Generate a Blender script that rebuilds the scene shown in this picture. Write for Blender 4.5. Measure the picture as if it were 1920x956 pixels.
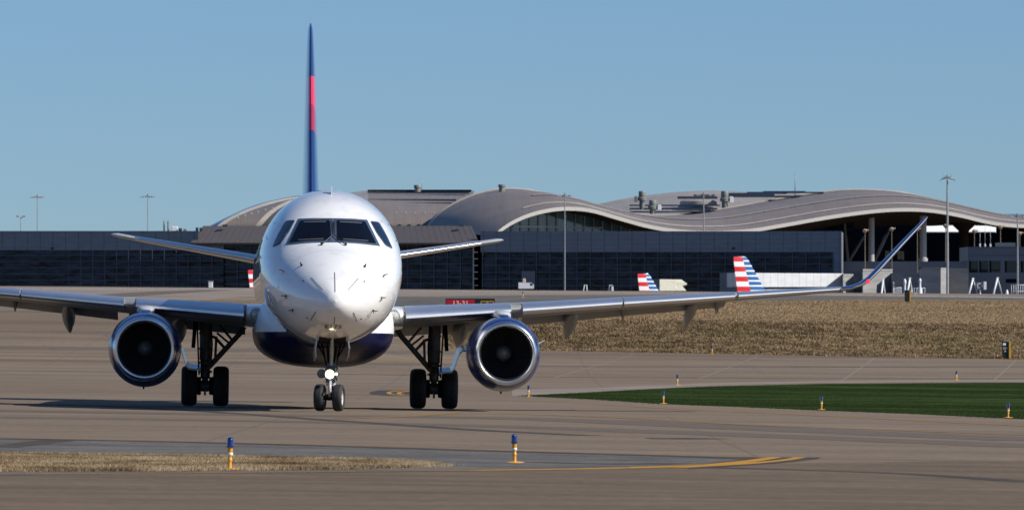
import bpy, math, random
import numpy as np
from mathutils import Vector, Matrix
random.seed(7); rng = np.random.default_rng(7)
SC = bpy.context.scene; COL = SC.collection
for o in list(bpy.data.objects): bpy.data.objects.remove(o)
R = math.radians

# ------------------------------------------------------------------ camera, sky, sun, exposure
F = 200.0/36*1920                      # focal length in photo pixels
CZ = 1.885                             # lens height
cd = bpy.data.cameras.new('camera'); cam = bpy.data.objects.new('camera', cd); COL.objects.link(cam)
cd.lens = 200; cd.sensor_width = 36; cd.clip_start = 1; cd.clip_end = 30000
cam.location = (0, 0, CZ); cam.rotation_euler = (R(90)+math.atan((600-478)/F), 0, 0)
cd.dof.use_dof = True; cd.dof.focus_distance = 119; cd.dof.aperture_fstop = 9
SC.camera = cam
SUN_EL, SUN_AZ = 36.0, 108.0            # azimuth clockwise from +Y (the view direction)
w = bpy.data.worlds.new('World'); SC.world = w; w.use_nodes = True
nt = w.node_tree; bg = nt.nodes['Background']
sky = nt.nodes.new('ShaderNodeTexSky'); sky.sky_type = 'NISHITA'; sky.sun_disc = False
sky.sun_elevation = R(SUN_EL); sky.sun_rotation = R(SUN_AZ)
sky.altitude = 0; sky.air_density = 1.0; sky.dust_density = 0.5; sky.ozone_density = 9.0
tcw = nt.nodes.new('ShaderNodeTexCoord'); up_ = nt.nodes.new('ShaderNodeVectorMath'); up_.operation = 'ADD'; up_.inputs[1].default_value = (0, 0, 0.038)
nm_ = nt.nodes.new('ShaderNodeVectorMath'); nm_.operation = 'NORMALIZE'      # clear dry air: the low sky is as blue as the sky some degrees higher
nt.links.new(tcw.outputs['Generated'], up_.inputs[0]); nt.links.new(up_.outputs[0], nm_.inputs[0]); nt.links.new(nm_.outputs[0], sky.inputs['Vector'])
nt.links.new(sky.outputs[0], bg.inputs[0]); bg.inputs[1].default_value = 0.091
sl = bpy.data.lights.new('sun', 'SUN'); so = bpy.data.objects.new('sun', sl); COL.objects.link(so)
sl.energy = 5.0; sl.angle = R(0.5); sl.color = (1.0, 0.94, 0.85)
sdir = Vector((math.sin(R(SUN_AZ))*math.cos(R(SUN_EL)), math.cos(R(SUN_AZ))*math.cos(R(SUN_EL)), math.sin(R(SUN_EL))))
so.rotation_euler = sdir.to_track_quat('Z', 'Y').to_euler(); so.location = (60, -40, 80)
SC.view_settings.view_transform = 'Standard'; SC.view_settings.look = 'None'
SC.view_settings.gamma = 1; SC.view_settings.use_curve_mapping = False
SC.view_settings.exposure = 0.22
SC.render.engine = 'CYCLES'; SC.cycles.max_bounces = 6; SC.cycles.use_denoising = True
SC.cycles.sample_clamp_indirect = 4

# ------------------------------------------------------------------ materials
def setin(b, **k):
    for n, v in k.items():
        n = n.replace('_', ' ')
        if n in b.inputs:
            if isinstance(v, tuple) and len(v) == 3: v = (*v, 1)
            b.inputs[n].default_value = v
class NT:
    """a principled material with small helpers for node maths"""
    def __init__(s, name, col=(.5,.5,.5), rough=.5, metal=0, **k):
        s.m = bpy.data.materials.new(name); s.m.use_nodes = True; s.t = s.m.node_tree
        s.b = s.t.nodes['Principled BSDF']; setin(s.b, Base_Color=col, Roughness=rough, Metallic=metal, **k)
        s.col = col; s._tc = None
    def tc(s):
        if not s._tc: s._tc = s.t.nodes.new('ShaderNodeTexCoord').outputs['Object']
        return s._tc
    def node(s, typ, **inp):
        n = s.t.nodes.new(typ)
        for k, v in inp.items(): s.set(n.inputs[k.replace('_', ' ')] if k.replace('_', ' ') in n.inputs else n.inputs[int(k[1:])], v)
        return n
    def set(s, i, v):
        if isinstance(v, bpy.types.NodeSocket): s.t.links.new(v, i)
        else: i.default_value = v
    def math(s, op, a, b=0.0, c=None):
        n = s.t.nodes.new('ShaderNodeMath'); n.operation = op; s.set(n.inputs[0], a); s.set(n.inputs[1], b)
        if c is not None: s.set(n.inputs[2], c)
        return n.outputs[0]
    def xyz(s):
        n = s.t.nodes.new('ShaderNodeSeparateXYZ'); s.t.links.new(s.tc(), n.inputs[0]); return n.outputs
    def noise(s, scale=(1,1,1), detail=4, rough=.55, vec=None):
        mp = s.t.nodes.new('ShaderNodeMapping'); s.t.links.new(vec or s.tc(), mp.inputs[0])
        mp.inputs['Scale'].default_value = scale if isinstance(scale, tuple) else (scale,)*3
        n = s.t.nodes.new('ShaderNodeTexNoise'); n.inputs['Scale'].default_value = 1
        n.inputs['Detail'].default_value = detail; n.inputs['Roughness'].default_value = rough
        s.t.links.new(mp.outputs[0], n.inputs['Vector']); return n.outputs[0]
    def ramp(s, fac, stops):
        n = s.t.nodes.new('ShaderNodeValToRGB'); s.t.links.new(fac, n.inputs[0]); e = n.color_ramp.elements
        while len(e) < len(stops): e.new(.5)
        for q, (p, c) in zip(e, stops): q.position = p; q.color = (*c, 1) if isinstance(c, tuple) else (c, c, c, 1)
        return n.outputs[0]
    def mix(s, fac, a, b, blend='MIX'):
        n = s.t.nodes.new('ShaderNodeMix'); n.data_type = 'RGBA'; n.blend_type = blend
        for i, v in ((n.inputs[0], fac), (n.inputs[6], a), (n.inputs[7], b)):
            if isinstance(v, tuple) and len(v) == 3: v = (*v, 1)
            s.set(i, v)
        return n.outputs[2]
    def base(s, v): s.set(s.b.inputs['Base Color'], v); return s
    def rough(s, v): s.set(s.b.inputs['Roughness'], v); return s
    def bump(s, h, strength=.3, dist=.02):
        n = s.t.nodes.new('ShaderNodeBump'); n.inputs['Strength'].default_value = strength; n.inputs['Distance'].default_value = dist
        s.t.links.new(h, n.inputs['Height']); s.t.links.new(n.outputs[0], s.b.inputs['Normal']); return s
    def vary(s, scale, lo=.8, hi=1.15, detail=4, col=None):
        """the base colour times a noise between lo and hi"""
        f = s.ramp(s.noise(scale, detail), [(.3, lo), (.7, hi)])
        return s.base(s.mix(1.0, col if col is not None else s.col, f, 'MULTIPLY'))
    def line(s, v, period, width, off=0.0):
        """1 on thin lines repeated along a coordinate"""
        f = s.math('FRACT', s.math('DIVIDE', s.math('ADD', v, off), period))
        return s.math('LESS_THAN', f, width/period)
def mat(name, col, rough=.5, metal=0, var=None, **k):
    n = NT(name, col, rough, metal, **k)
    sc, lo, hi = var or (3.0, .9, 1.08)
    n.vary(sc, lo, hi); return n.m

# ------------------------------------------------------------------ mesh helpers
class MB:
    def __init__(s): s.v = []; s.f = []; s.mi = []; s.sm = []
    def add(s, vs, fs, mi=0, smooth=False):
        o = len(s.v); s.v += [tuple(map(float, p)) for p in vs]
        s.f += [tuple(i+o for i in f) for f in fs]; s.mi += [mi]*len(fs); s.sm += [smooth]*len(fs); return s
    def loft(s, rings, closed=True, cap0=True, cap1=True, mi=0, smooth=True):
        n = len(rings[0]); vs = [p for r in rings for p in r]; fs = []
        for i in range(len(rings)-1):
            for j in range(n if closed else n-1):
                k = (j+1) % n; fs.append((i*n+j, i*n+k, (i+1)*n+k, (i+1)*n+j))
        s.add(vs, fs, mi, smooth)
        if closed:
            if cap0: s.add(rings[0], [tuple(range(n-1, -1, -1))], mi)
            if cap1: s.add(rings[-1], [tuple(range(n))], mi)
        return s
    def tube(s, pts, r, n=12, mi=0, caps=True):
        pts = [Vector(p) for p in pts]; rs = r if isinstance(r, (list, tuple)) else [r]*len(pts); rings = []
        up = None
        for i, p in enumerate(pts):
            t = (pts[min(i+1, len(pts)-1)] - pts[max(i-1, 0)]).normalized()
            if up is None: up = Vector((0,0,1)) if abs(t.z) < .9 else Vector((1,0,0))
            a = t.cross(up).normalized(); b = a.cross(t).normalized(); up = b
            rings.append([p + a*(math.cos(2*math.pi*k/n)*rs[i]) + b*(math.sin(2*math.pi*k/n)*rs[i]) for k in range(n)])
        return s.loft(rings, True, caps, caps, mi)
    def box(s, c, sz, rz=0.0, mi=0, bev=0.0, m=None):
        x, y, z = (q/2 for q in sz)
        if bev:
            b = min(bev, x*.9, y*.9); pr = [(-x+b,-y),(x-b,-y),(x,-y+b),(x,y-b),(x-b,y),(-x+b,y),(-x,y-b),(-x,-y+b)]
            bz = min(bev, z*.9)
            sx, sy = (x-b)/x, (y-b)/y
            rg = [[(p[0]*k, p[1]*l, zz) for p in pr] for zz, k, l in ((-z,sx,sy),(-z+bz,1,1),(z-bz,1,1),(z,sx,sy))]
            t = MB().loft(rg, smooth=False)
        else:
            t = MB().add([(i*x,j*y,k*z) for i in (-1,1) for j in (-1,1) for k in (-1,1)],
                         [(0,1,3,2),(4,6,7,5),(0,4,5,1),(2,3,7,6),(0,2,6,4),(1,5,7,3)])
        M = Matrix.Translation(Vector(c)) @ (m if m is not None else Matrix.Rotation(rz, 4, 'Z'))
        return s.add([M @ Vector(p) for p in t.v], t.f, mi)
    def lathe(s, prof, c=(0,0,0), axis='y', n=32, mi=0, cap0=True, cap1=True, squash=None):
        rings = []
        for r, h in prof:
            ring = []
            for k in range(n):
                a = 2*math.pi*k/n; u, v = r*math.cos(a), r*math.sin(a)
                if squash and v < 0: v *= squash
                p = {'y': (u, h, v), 'x': (h, u, v), 'z': (u, v, h)}[axis]
                ring.append((c[0]+p[0], c[1]+p[1], c[2]+p[2]))
            rings.append(ring)
        return s.loft(rings, True, cap0, cap1, mi)
    def prism(s, poly, f0, f1, mi=0):
        a = [f0(p) for p in poly]; b = [f1(p) for p in poly]
        return s.loft([a, b], smooth=False, mi=mi)
    def quad(s, a, b, c, d, mi=0): return s.add([a,b,c,d], [(0,1,2,3)], mi)
    def transform(s, M): s.v = [tuple(M @ Vector(p)) for p in s.v]; return s
    def build(s, name, m, parent=None, auto=40):
        me = bpy.data.meshes.new(name); me.from_pydata(s.v, [], s.f)
        ms = m if isinstance(m, (list, tuple)) else [m]
        for q in ms: me.materials.append(q)
        me.polygons.foreach_set('material_index', s.mi); me.polygons.foreach_set('use_smooth', s.sm)
        me.update()
        import bmesh
        bm = bmesh.new(); bm.from_mesh(me)
        bmesh.ops.remove_doubles(bm, verts=bm.verts, dist=1e-5)
        bmesh.ops.recalc_face_normals(bm, faces=bm.faces)
        if auto:
            for e in bm.edges:
                if len(e.link_faces) == 2 and e.calc_face_angle(0) > R(auto): e.smooth = False
        bm.to_mesh(me); bm.free()
        o = bpy.data.objects.new(name, me); COL.objects.link(o)
        if parent: o.parent = parent
        return o
def fast_mesh(name, V, Fc, m, parent=None):
    """triangles from numpy arrays"""
    me = bpy.data.meshes.new(name); V = np.asarray(V, np.float32); Fc = np.asarray(Fc, np.int32); k = Fc.shape[1]
    me.vertices.add(len(V)); me.vertices.foreach_set('co', V.ravel())
    me.loops.add(Fc.size); me.loops.foreach_set('vertex_index', Fc.ravel())
    me.polygons.add(len(Fc)); me.polygons.foreach_set('loop_start', np.arange(0, Fc.size, k, dtype=np.int32))
    me.polygons.foreach_set('loop_total', np.full(len(Fc), k, np.int32)); me.materials.append(m); me.update(calc_edges=True); me.validate()
    o = bpy.data.objects.new(name, me); COL.objects.link(o)
    if parent: o.parent = parent
    return o
def tag(o, label=None, cat=None, group=None, kind=None):
    for k, v in (('label', label), ('category', cat), ('group', group), ('kind', kind)):
        if v: o[k] = v
    return o
def empty(name, loc, rz=0, label=None, cat=None, group=None):
    o = bpy.data.objects.new(name, None); COL.objects.link(o); o.location = loc; o.rotation_euler = (0, 0, rz); o.empty_display_size = .3
    return tag(o, label, cat, group)
def copy_tree(o, parent=None):
    c = o.copy(); COL.objects.link(c)
    if parent: c.parent = parent
    for ch in o.children: copy_tree(ch, c)
    return c
def P(px, py, d): return Vector(((px-960)*d/F, d, CZ+(600-py)*d/F))     # a sight line of the survey at distance d
def text_mesh(s, size, name='t'):
    """flat lettering in the XY plane, centred; returns verts, faces"""
    cu = bpy.data.curves.new(name, 'FONT'); cu.body = s; cu.size = size; cu.align_x = 'CENTER'; cu.align_y = 'CENTER'; cu.resolution_u = 3
    o = bpy.data.objects.new(name, cu); COL.objects.link(o); bpy.context.view_layer.update()
    me = bpy.data.meshes.new_from_object(o.evaluated_get(bpy.context.evaluated_depsgraph_get()))
    vs = [tuple(v.co) for v in me.vertices]; fs = [tuple(p.vertices) for p in me.polygons]
    bpy.data.objects.remove(o); bpy.data.curves.remove(cu); bpy.data.meshes.remove(me); return vs, fs

# ------------------------------------------------------------------ terrain
PR = [(30,1081),(44,956.7),(60,885.6),(70,857.6),(84,824),(100,795.5),(118,771.4),(130,763.8),(145,756.5),(158,750),(175,739.5),(205,717),(240,696),(270,665),(280,653),(284,634),(288,612),(292,598),(298,587),(310,569),(325,556.5),(345,552.5),(420,549),(560,545),(760,541)]
PL = [(30,1081),(44,956.7),(60,885.6),(70,857.6),(84,824),(100,795.5),(118,771.4),(130,763.8),(145,756.5),(158,750),(175,739.5),(205,717),(240,690),(270,640),(300,597),(325,569),(345,558),(420,549.5),(560,545),(760,541)]
def _prof(T):
    d = np.array([t[0] for t in T], float); z = CZ-(np.array([t[1] for t in T])-600)*d/F
    D = np.unique(np.concatenate([np.arange(30, 160, 1.0), np.arange(160, 345, 1.0), np.arange(345, 760, 6.0), [760]]))
    Z = np.interp(D, d, z)
    for w_ in (3, 5):
        k = np.ones(w_)/w_; Zp = np.pad(Z, w_//2, mode='edge'); Zs = np.convolve(Zp, k, 'valid'); Z[4:-4] = Zs[4:-4]
    D = np.concatenate([[-400], D, [790, 850, 1300, 9000]]); Z = np.concatenate([[Z[0]], Z, [Z[-1]-.02, Z[-1]-.3, Z[-1]-.4, Z[-1]-12]])
    return D, Z
DR, ZR = _prof(PR); DL, ZL = _prof(PL)
def sstep(a, b, x): t = np.clip((x-a)/(b-a), 0, 1); return t*t*(3-2*t)
def TZ(X, Y):
    X = np.asarray(X, float); Y = np.asarray(Y, float)
    bl = sstep(-9, -1, X)
    z = np.interp(Y, DR, ZR)*bl + np.interp(Y, DL, ZL)*(1-bl)
    k = np.interp(Y, [0, 280, 330, 500], [.0132, .0132, .009, .008])
    z = z - k*(np.clip(X, -90, 90)+.03216*np.clip(Y, 0, 1100))
    dep = sstep(800, 880, Y)*(1-sstep(1060, 1075, Y))
    z = z - 4.6*dep*np.maximum(sstep(8, 14, X)*(1-sstep(60, 66, X)), sstep(-66, -60, X)*(1-sstep(-34, -28, X)))
    return z
_dd = np.concatenate([np.arange(40, 345, .25), np.arange(345, 765, 1.0)])
def G(px, py):
    """where a surveyed sight line meets the ground: (X, Y)"""
    X = (px-960)*_dd/F; zr = CZ+(600-py)*_dd/F; h = zr-TZ(X, _dd)
    i = int(np.argmax(h <= 0)) if (h <= 0).any() else len(_dd)-1
    if i == 0: return X[0], _dd[0]
    t = h[i-1]/(h[i-1]-h[i]+1e-9); d = _dd[i-1]+t*(_dd[i]-_dd[i-1]); return (px-960)*d/F, d
def g3(px, py, up=0.0): x, y = G(px, py); return Vector((x, y, float(TZ(x, y))+up))
def interp_pts(pts, n):
    p = np.array(pts, float); s = np.concatenate([[0], np.cumsum(np.hypot(*np.diff(p, axis=0).T))]); q = np.linspace(0, s[-1], n)
    return np.stack([np.interp(q, s, p[:, 0]), np.interp(q, s, p[:, 1])], 1)
# ------------------------------------------------------------------ ground, pavements, markings
def smooth_pts(pts, n):
    """Catmull-Rom through the points"""
    p = [np.array(q, float) for q in pts]; p = [2*p[0]-p[1]]+p+[2*p[-1]-p[-2]]; out = []
    m = len(p)-3
    for i in range(n):
        t = i/(n-1)*m; k = min(int(t), m-1); u = t-k; a, b, c, d = p[k:k+4]
        out.append(.5*((2*b)+(c-a)*u+(2*a-5*b+4*c-d)*u*u+(3*b-a-3*c+d)*u**3))
    return np.array(out)
n = NT('pavement_concrete', rough=.9, Specular_IOR_Level=.12)
x, y, z = n.xyz()
big = n.noise((.012, .03, .03), 5, .6); streak = n.noise((.02, .32, .3), 6, .65); fine = n.noise((6, 6, 6), 3, .6); mid = n.noise((.25, .6, .5), 5, .6)
c = n.ramp(big, [(.3, (.152, .112, .077)), (.55, (.182, .140, .100)), (.75, (.2, .162, .122))])
c = n.mix(1.0, c, n.ramp(streak, [(.32, .82), (.5, 1.0), (.68, 1.1)]), 'MULTIPLY')
c = n.mix(1.0, c, n.ramp(mid, [(.3, .88), (.7, 1.1)]), 'MULTIPLY')
c = n.mix(1.0, c, n.ramp(fine, [(.3, .82), (.7, 1.14)]), 'MULTIPLY')
jx = n.line(x, 7.6, .06, 1000.0); jy = n.line(y, 7.6, .09, 1003.0)
c = n.mix(n.math('MULTIPLY', n.math('MAXIMUM', jx, jy), .38), c, (.09, .078, .068))
n.base(c); n.bump(fine, .25, .01); M_PAVE = n.m
n = NT('brown_taxiway', rough=.9, Specular_IOR_Level=.12)
big = n.noise((.05, .05, .05), 5, .6); streak = n.noise((.05, .6, .3), 6, .65); fine = n.noise((7, 7, 7), 3, .6); mid = n.noise((.5, .9, .5), 5, .6)
c = n.ramp(big, [(.3, (.124, .090, .058)), (.7, (.148, .113, .078))])
for f, lo, hi in ((streak, .8, 1.16), (mid, .84, 1.12), (fine, .8, 1.16)): c = n.mix(1.0, c, n.ramp(f, [(.32, lo), (.68, hi)]), 'MULTIPLY')
n.base(c); n.bump(fine, .25, .01); M_TAXI = n.m
n = NT('worn_asphalt', rough=.95, Specular_IOR_Level=.12)
fine = n.noise((9, 9, 9), 3, .7); mid = n.noise((.5, .5, .5), 5, .65)
c = n.ramp(mid, [(.3, (.072, .067, .061)), (.5, (.110, .102, .092)), (.72, (.145, .134, .12))])
n.base(n.mix(1.0, c, n.ramp(fine, [(.3, .7), (.7, 1.3)]), 'MULTIPLY')); n.bump(fine, .4, .015); M_ASPH = n.m
n = NT('pale_concrete', rough=.9, Specular_IOR_Level=.12)
n.base(n.mix(1.0, n.ramp(n.noise((.02, .06, .05), 5), [(.3, (.19, .155, .125)), (.7, (.25, .21, .175))]), n.ramp(n.noise((.05, .5, .5), 5), [(.3, .85), (.7, 1.12)]), 'MULTIPLY')); M_PALE = n.m
n = NT('dry_soil', rough=1.0, Specular_IOR_Level=.0)
n.base(n.ramp(n.noise((.8, .8, .8), 6, .7), [(.3, (.10, .078, .04)), (.5, (.2, .15, .08)), (.7, (.27, .205, .115))])); M_SOIL = n.m
def line_mat(name, col, wear=.5):
    n = NT(name, col, .85, Specular_IOR_Level=.12)
    f = n.ramp(n.noise((1.2, 3.5, 3), 6, .7), [(.38, 0.0), (.62, 1.0)])
    n.base(n.mix(n.math('MULTIPLY', f, wear), col, (.15, .115, .085))); return n.m
M_YEL = line_mat('yellow_paint', (.44, .22, .02), .4); M_YELW = line_mat('worn_yellow_paint', (.25, .14, .04), .8)
M_WHT = line_mat('white_paint', (.7, .69, .66), .3); M_BLKL = line_mat('black_marking_paint', (.035, .033, .032), .45)
M_PALEL = line_mat('faded_white_paint', (.27, .235, .195), .85); M_CRACK = line_mat('crack_filler', (.045, .04, .036), .4); M_TYREM = line_mat('tyre_rubber_marks', (.105, .085, .07), .8)

Xs = np.unique(np.concatenate([np.arange(-60, 66, 1.5), np.arange(-120, 130, 6), [-9000,-4000,-2000,-1000,-500,-300,-200,-160,160,200,300,500,1000,2000,4000,9000]]))
Ys = np.unique(np.concatenate([DR, [-6000,-3000,-1500,-800,-200,-100,-50,0,15], np.arange(790, 1120, 10), [1500, 2500, 5000]]))
XX, YY = np.meshgrid(Xs, Ys); V = np.stack([XX, YY, TZ(XX, YY)], -1).reshape(-1, 3); nx = len(Xs)
ii, jj = np.meshgrid(np.arange(len(Ys)-1), np.arange(nx-1), indexing='ij'); a = (ii*nx+jj).ravel()
tag(fast_mesh('ground', V, np.stack([a, a+1, a+nx+1, a+nx], 1), M_PAVE), kind='structure')

def sheet(name, near, far, m, up=.006, cols=60, step=.8, kind='structure', smooth=False):
    up = .001+up*.22
    # a sheet on the ground between two edges, each a list of surveyed pixels
    fn = smooth_pts if smooth else interp_pts
    A = np.array([G(*p) for p in fn(near, cols)]); Bv = np.array([G(*p) for p in fn(far, cols)])
    rows = int(min(160, max(3, np.abs(Bv[:, 1]-A[:, 1]).max()/step)))
    t = np.linspace(0, 1, rows)[:, None, None]; Q = A[None]*(1-t)+Bv[None]*t
    V = np.concatenate([Q, (TZ(Q[..., 0], Q[..., 1])+up)[..., None]], -1).reshape(-1, 3)
    ii, jj = np.meshgrid(np.arange(rows-1), np.arange(cols-1), indexing='ij'); a = (ii*cols+jj).ravel()
    o = fast_mesh(name, V, np.stack([a, a+1, a+cols+1, a+cols], 1), m); tag(o, kind=kind); return o, Q
def ribbon(name, pts, width, m, up=.012, seg=90, smooth=True, world=False):
    up = .001+up*.22
    # a painted line along surveyed pixels; width in metres across
    p = np.array([G(*q) for q in (smooth_pts if smooth else interp_pts)(pts, seg)])
    t = np.gradient(p, axis=0); t /= np.linalg.norm(t, axis=1)[:, None]; nn = np.stack([-t[:, 1], t[:, 0]], 1)
    L = p+nn*width/2; Rr = p-nn*width/2; C_ = p
    Q = np.concatenate([L, C_, Rr]); V = np.concatenate([Q, (TZ(Q[:, 0], Q[:, 1])+up)[:, None]], 1)
    k = np.arange(seg-1); Fq = np.concatenate([np.stack([k, k+1, seg+k+1, seg+k], 1), np.stack([seg+k, seg+k+1, 2*seg+k+1, 2*seg+k], 1)])
    return tag(fast_mesh(name, V, Fq, m), kind='structure')
sheet('near_taxiway', [(-60,975),(480,975),(960,975),(1980,975)], [(-60,889),(640,885),(960,882),(1180,878),(1420,869),(1980,862)], M_TAXI, .004, 60, .5)
# near asphalt island with its dry grass tongue
sheet('asphalt_shoulder', [(-60,892),(400,886),(800,880),(1000,878),(1200,873),(1330,867),(1420,859.5)], [(-60,818),(400,828),(800,840),(1100,849),(1300,855),(1380,857),(1422,858.5)], M_ASPH)
_, QN = sheet('dry_verge_soil', [(-60,884.5),(300,883),(600,880),(760,877),(822,873)], [(-60,850),(150,853),(400,856),(600,860),(760,865),(822,872)], M_SOIL, .012, 90, .3)
# far paving, embankment, road along its top
sheet('upper_apron', [(-40,560),(300,563),(480,562),(760,557),(1000,553),(1300,552),(1960,554)], [(-40,537),(480,540),(960,544.5),(1300,547),(1960,552.5)], M_PALE, .02, 60, 6)
sheet('upper_road', [(700,580),(830,573),(1000,571),(1300,567),(1650,564),(1960,565)], [(700,556),(830,556),(1000,553.5),(1300,553.5),(1650,556),(1960,559)], M_ASPH, .035, 60, 3)
_, QE = sheet('embankment_soil', [(835,652),(1000,656),(1335,663),(1600,668),(1960,674)], [(820,572),(1000,569),(1300,566),(1650,562.5),(1960,565)], M_SOIL, .03, 100, .5)
n = NT('green_lawn', rough=1.0, Specular_IOR_Level=.0)
c = n.ramp(n.noise((.6, .6, .6), 6, .7), [(.3, (.014, .026, .008)), (.5, (.024, .041, .013)), (.7, (.04, .056, .021))])
c = n.mix(1.0, c, n.ramp(n.noise((.03, .25, .1), 5, .65), [(.35, .55), (.5, 1.0), (.66, 1.75)]), 'MULTIPLY')
n.base(c); M_LAWN = n.m
_, QG = sheet('lawn', [(1003,742.5),(1120,748.5),(1244,757),(1400,763),(1540,769),(1700,775),(1890,784),(1990,788)], [(1003,741.5),(1100,736),(1200,730),(1340,724),(1540,719.5),(1800,717.5),(1990,717)], M_LAWN, .02, 90, .6)
sheet('lawn_shoulder', [(960,742),(1120,734.5),(1340,722),(1540,717.5),(1800,715.5),(1990,715)], [(960,730),(1120,727),(1340,717),(1540,714),(1800,712),(1990,711)], M_PALE, .01, 60, 2)
# painted lines
ribbon('taxiway_edge_line', [(-60,819.5),(300,826),(640,835),(900,843),(1180,851),(1330,855),(1440,857)], .42, M_YELW, .014)
ribbon('pavement_joint', [(-60,821),(300,827.5),(640,836.5),(900,844.5),(1180,852.5),(1330,856.5),(1405,859)], .75, M_CRACK, .018)
sheet('black_line_border', [(1290,879.3),(1400,872.3),(1480,866),(1530,860),(1539,857.2)], [(1290,872),(1380,863.5),(1405,860),(1414,858),(1420,856.8)], M_BLKL, .012, 60, .4, smooth=True)
sheet('double_yellow_line', [(1180,878.6),(1296,875),(1400,867.5),(1440,862),(1468,857)], [(1180,875.6),(1296,872.2),(1380,865),(1420,860),(1443,856.9)], M_YEL, .024, 60, .4, smooth=True)
sheet('double_yellow_line', [(1262,878.3),(1340,874),(1420,869),(1480,863),(1513,857.2)], [(1262,877.3),(1340,871.8),(1420,866),(1468,861),(1489,857)], M_YEL, .024, 60, .4, smooth=True)
ribbon('taxiway_edge_stripe', [(890,881.8),(960,881),(1080,879.5),(1184,877)], .3, M_YEL, .022)
ribbon('taxiway_edge_stripe', [(-60,889),(200,887.5),(400,886),(624,884),(800,882.5),(895,881.7)], .35, M_YELW, .02)
sheet('crack_filler_patch', [(1180,853.2),(1290,857),(1350,859),(1405,861.3)], [(1180,851.5),(1290,854.8),(1350,856.3),(1412,858)], M_CRACK, .02, 40, .4)
ribbon('pavement_crack', [(0,838),(60,831),(110,825)], .5, M_CRACK, .016)
ribbon('pavement_crack', [(1010,866),(1100,869),(1200,869.5),(1260,868)], .5, M_CRACK, .016)
ribbon('pavement_crack', [(1330,876),(1500,881),(1700,888),(1940,904)], .45, M_CRACK, .014)
ribbon('pavement_crack', [(-20,755),(300,766),(640,789),(900,806),(1100,816)], .55, M_CRACK, .011)
ribbon('pavement_crack', [(1215,821.5),(1260,822),(1330,821.5)], .8, M_CRACK, .012)
ribbon('tyre_marks', [(-60,781),(500,789),(1000,801),(1500,819),(1990,838)], 2.2, M_TYREM, .008)
ribbon('tyre_marks', [(-60,768),(500,778),(1000,785),(1500,806),(1990,826)], 2.6, M_TYREM, .0085)
ribbon('taxiway_centre_line', [(640,784.5),(760,780),(860,775),(1000,777),(1180,784),(1400,796),(1650,805.5),(1990,818)], .4, M_YELW, .017)
ribbon('taxiway_centre_line', [(800,777.5),(836,775.3),(854,773),(864,770.8)], .2, M_YELW, .02)
ribbon('lawn_edge_line', [(900,750),(1000,752),(1120,757),(1300,768),(1540,779),(1800,792),(1990,801)], .5, M_YELW, .013)
ribbon('taxiway_centre_line', [(748,732.5),(730,735),(733,738.5),(756,741)], .14, M_YEL, .02)
ribbon('taxiway_centre_line', [(768,732.5),(749,735.5),(752,739),(775,741.5)], .14, M_YEL, .02)
ribbon('black_line_border', [(756,732),(738,735.5),(742,739.5),(766,742)], 1.5, M_BLKL, .014)
for yl, yr, m_, w_ in ((679,693,M_YELW,.7),(686,687,M_TYREM,2.0),(706,710,M_CRACK,.7),(700,722,M_YELW,.5),(664,672,M_TYREM,1.6)):
    ribbon('far_taxiway_line', [(-40,yl-12),(400,yl-7),(800,yl-3),(1010,yl),(1500,(yl+yr)/2+1),(1990,yr)], w_, m_, .011, 70)
for a, b in (((1190,664),(1040,708)),((1420,668),(1310,710)),((1640,671),(1575,716)),((1905,675),(1860,716))):
    ribbon('pavement_joint', [a, ((a[0]+b[0])/2, (a[1]+b[1])/2), b], .07, M_PALEL, .013, 30)
for yy, w_ in ((563,1.2),(585,2.5),(604,1.0),(622,1.6),(651,1.3),(668,.9),(735,1.2)):
    ribbon('tyre_marks', [(-60,yy-2),(150,yy),(330,yy+2),(500,yy+4),(700,yy+5)], w_, M_TYREM, .009, 60)
ribbon('white_edge_line', [(-40,541),(480,543.5),(760,546),(1190,549),(1560,553),(1960,558.5)], 4.0, M_WHT, .06, 60)
ribbon('far_yellow_line', [(-40,571),(150,572.5),(330,566),(480,558)], .8, M_YELW, .03, 60)
ribbon('dark_turn_mark', [(-40,556),(120,556),(230,553),(330,547),(430,543)], 3.5, M_TYREM, .05, 60)

# ------------------------------------------------------------------ grass blades (ground cover)
def blades(name, pts, h, wdt, m, lean=.5, per=1):
    N = len(pts); a = rng.uniform(0, 2*math.pi, N); hh = h*rng.uniform(.45, 1.25, N); ww = wdt*rng.uniform(.6, 1.4, N)
    la = rng.uniform(0, 2*math.pi, N); ll = hh*lean*rng.uniform(.1, 1, N)
    dx, dy = np.cos(a)*ww/2, np.sin(a)*ww/2
    b0 = pts+np.stack([dx, dy, 0*dx-.01], 1); b1 = pts-np.stack([dx, dy, 0*dx+.01], 1); tp = pts+np.stack([np.cos(la)*ll, np.sin(la)*ll, hh], 1)
    V = np.concatenate([b0, b1, tp]); k = np.arange(N); return tag(fast_mesh(name, V, np.stack([k, k+N, k+2*N], 1), m), kind='stuff')
def scatter(Q, N, nearbias=1.0):
    r, c_ = Q.shape[:2]; u = rng.uniform(0, c_-1.001, N); v = rng.uniform(0, 1, N)**nearbias*(r-1.001)
    i, j = v.astype(int), u.astype(int); fu, fv = (u-j)[:, None], (v-i)[:, None]
    q = Q[i, j]*(1-fu)*(1-fv)+Q[i, j+1]*fu*(1-fv)+Q[i+1, j]*(1-fu)*fv+Q[i+1, j+1]*fu*fv
    return np.stack([q[:, 0], q[:, 1], TZ(q[:, 0], q[:, 1])], 1)
def grass_mat(name, stops, sc):
    n = NT(name, rough=.9, Specular_IOR_Level=.03)
    f = n.math('ADD', n.math('MULTIPLY', n.noise(sc, 4, .6), .6), n.math('MULTIPLY', n.noise((40, 40, 10), 2, .6), .4))
    n.base(n.ramp(f, stops)); return n.m
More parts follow.
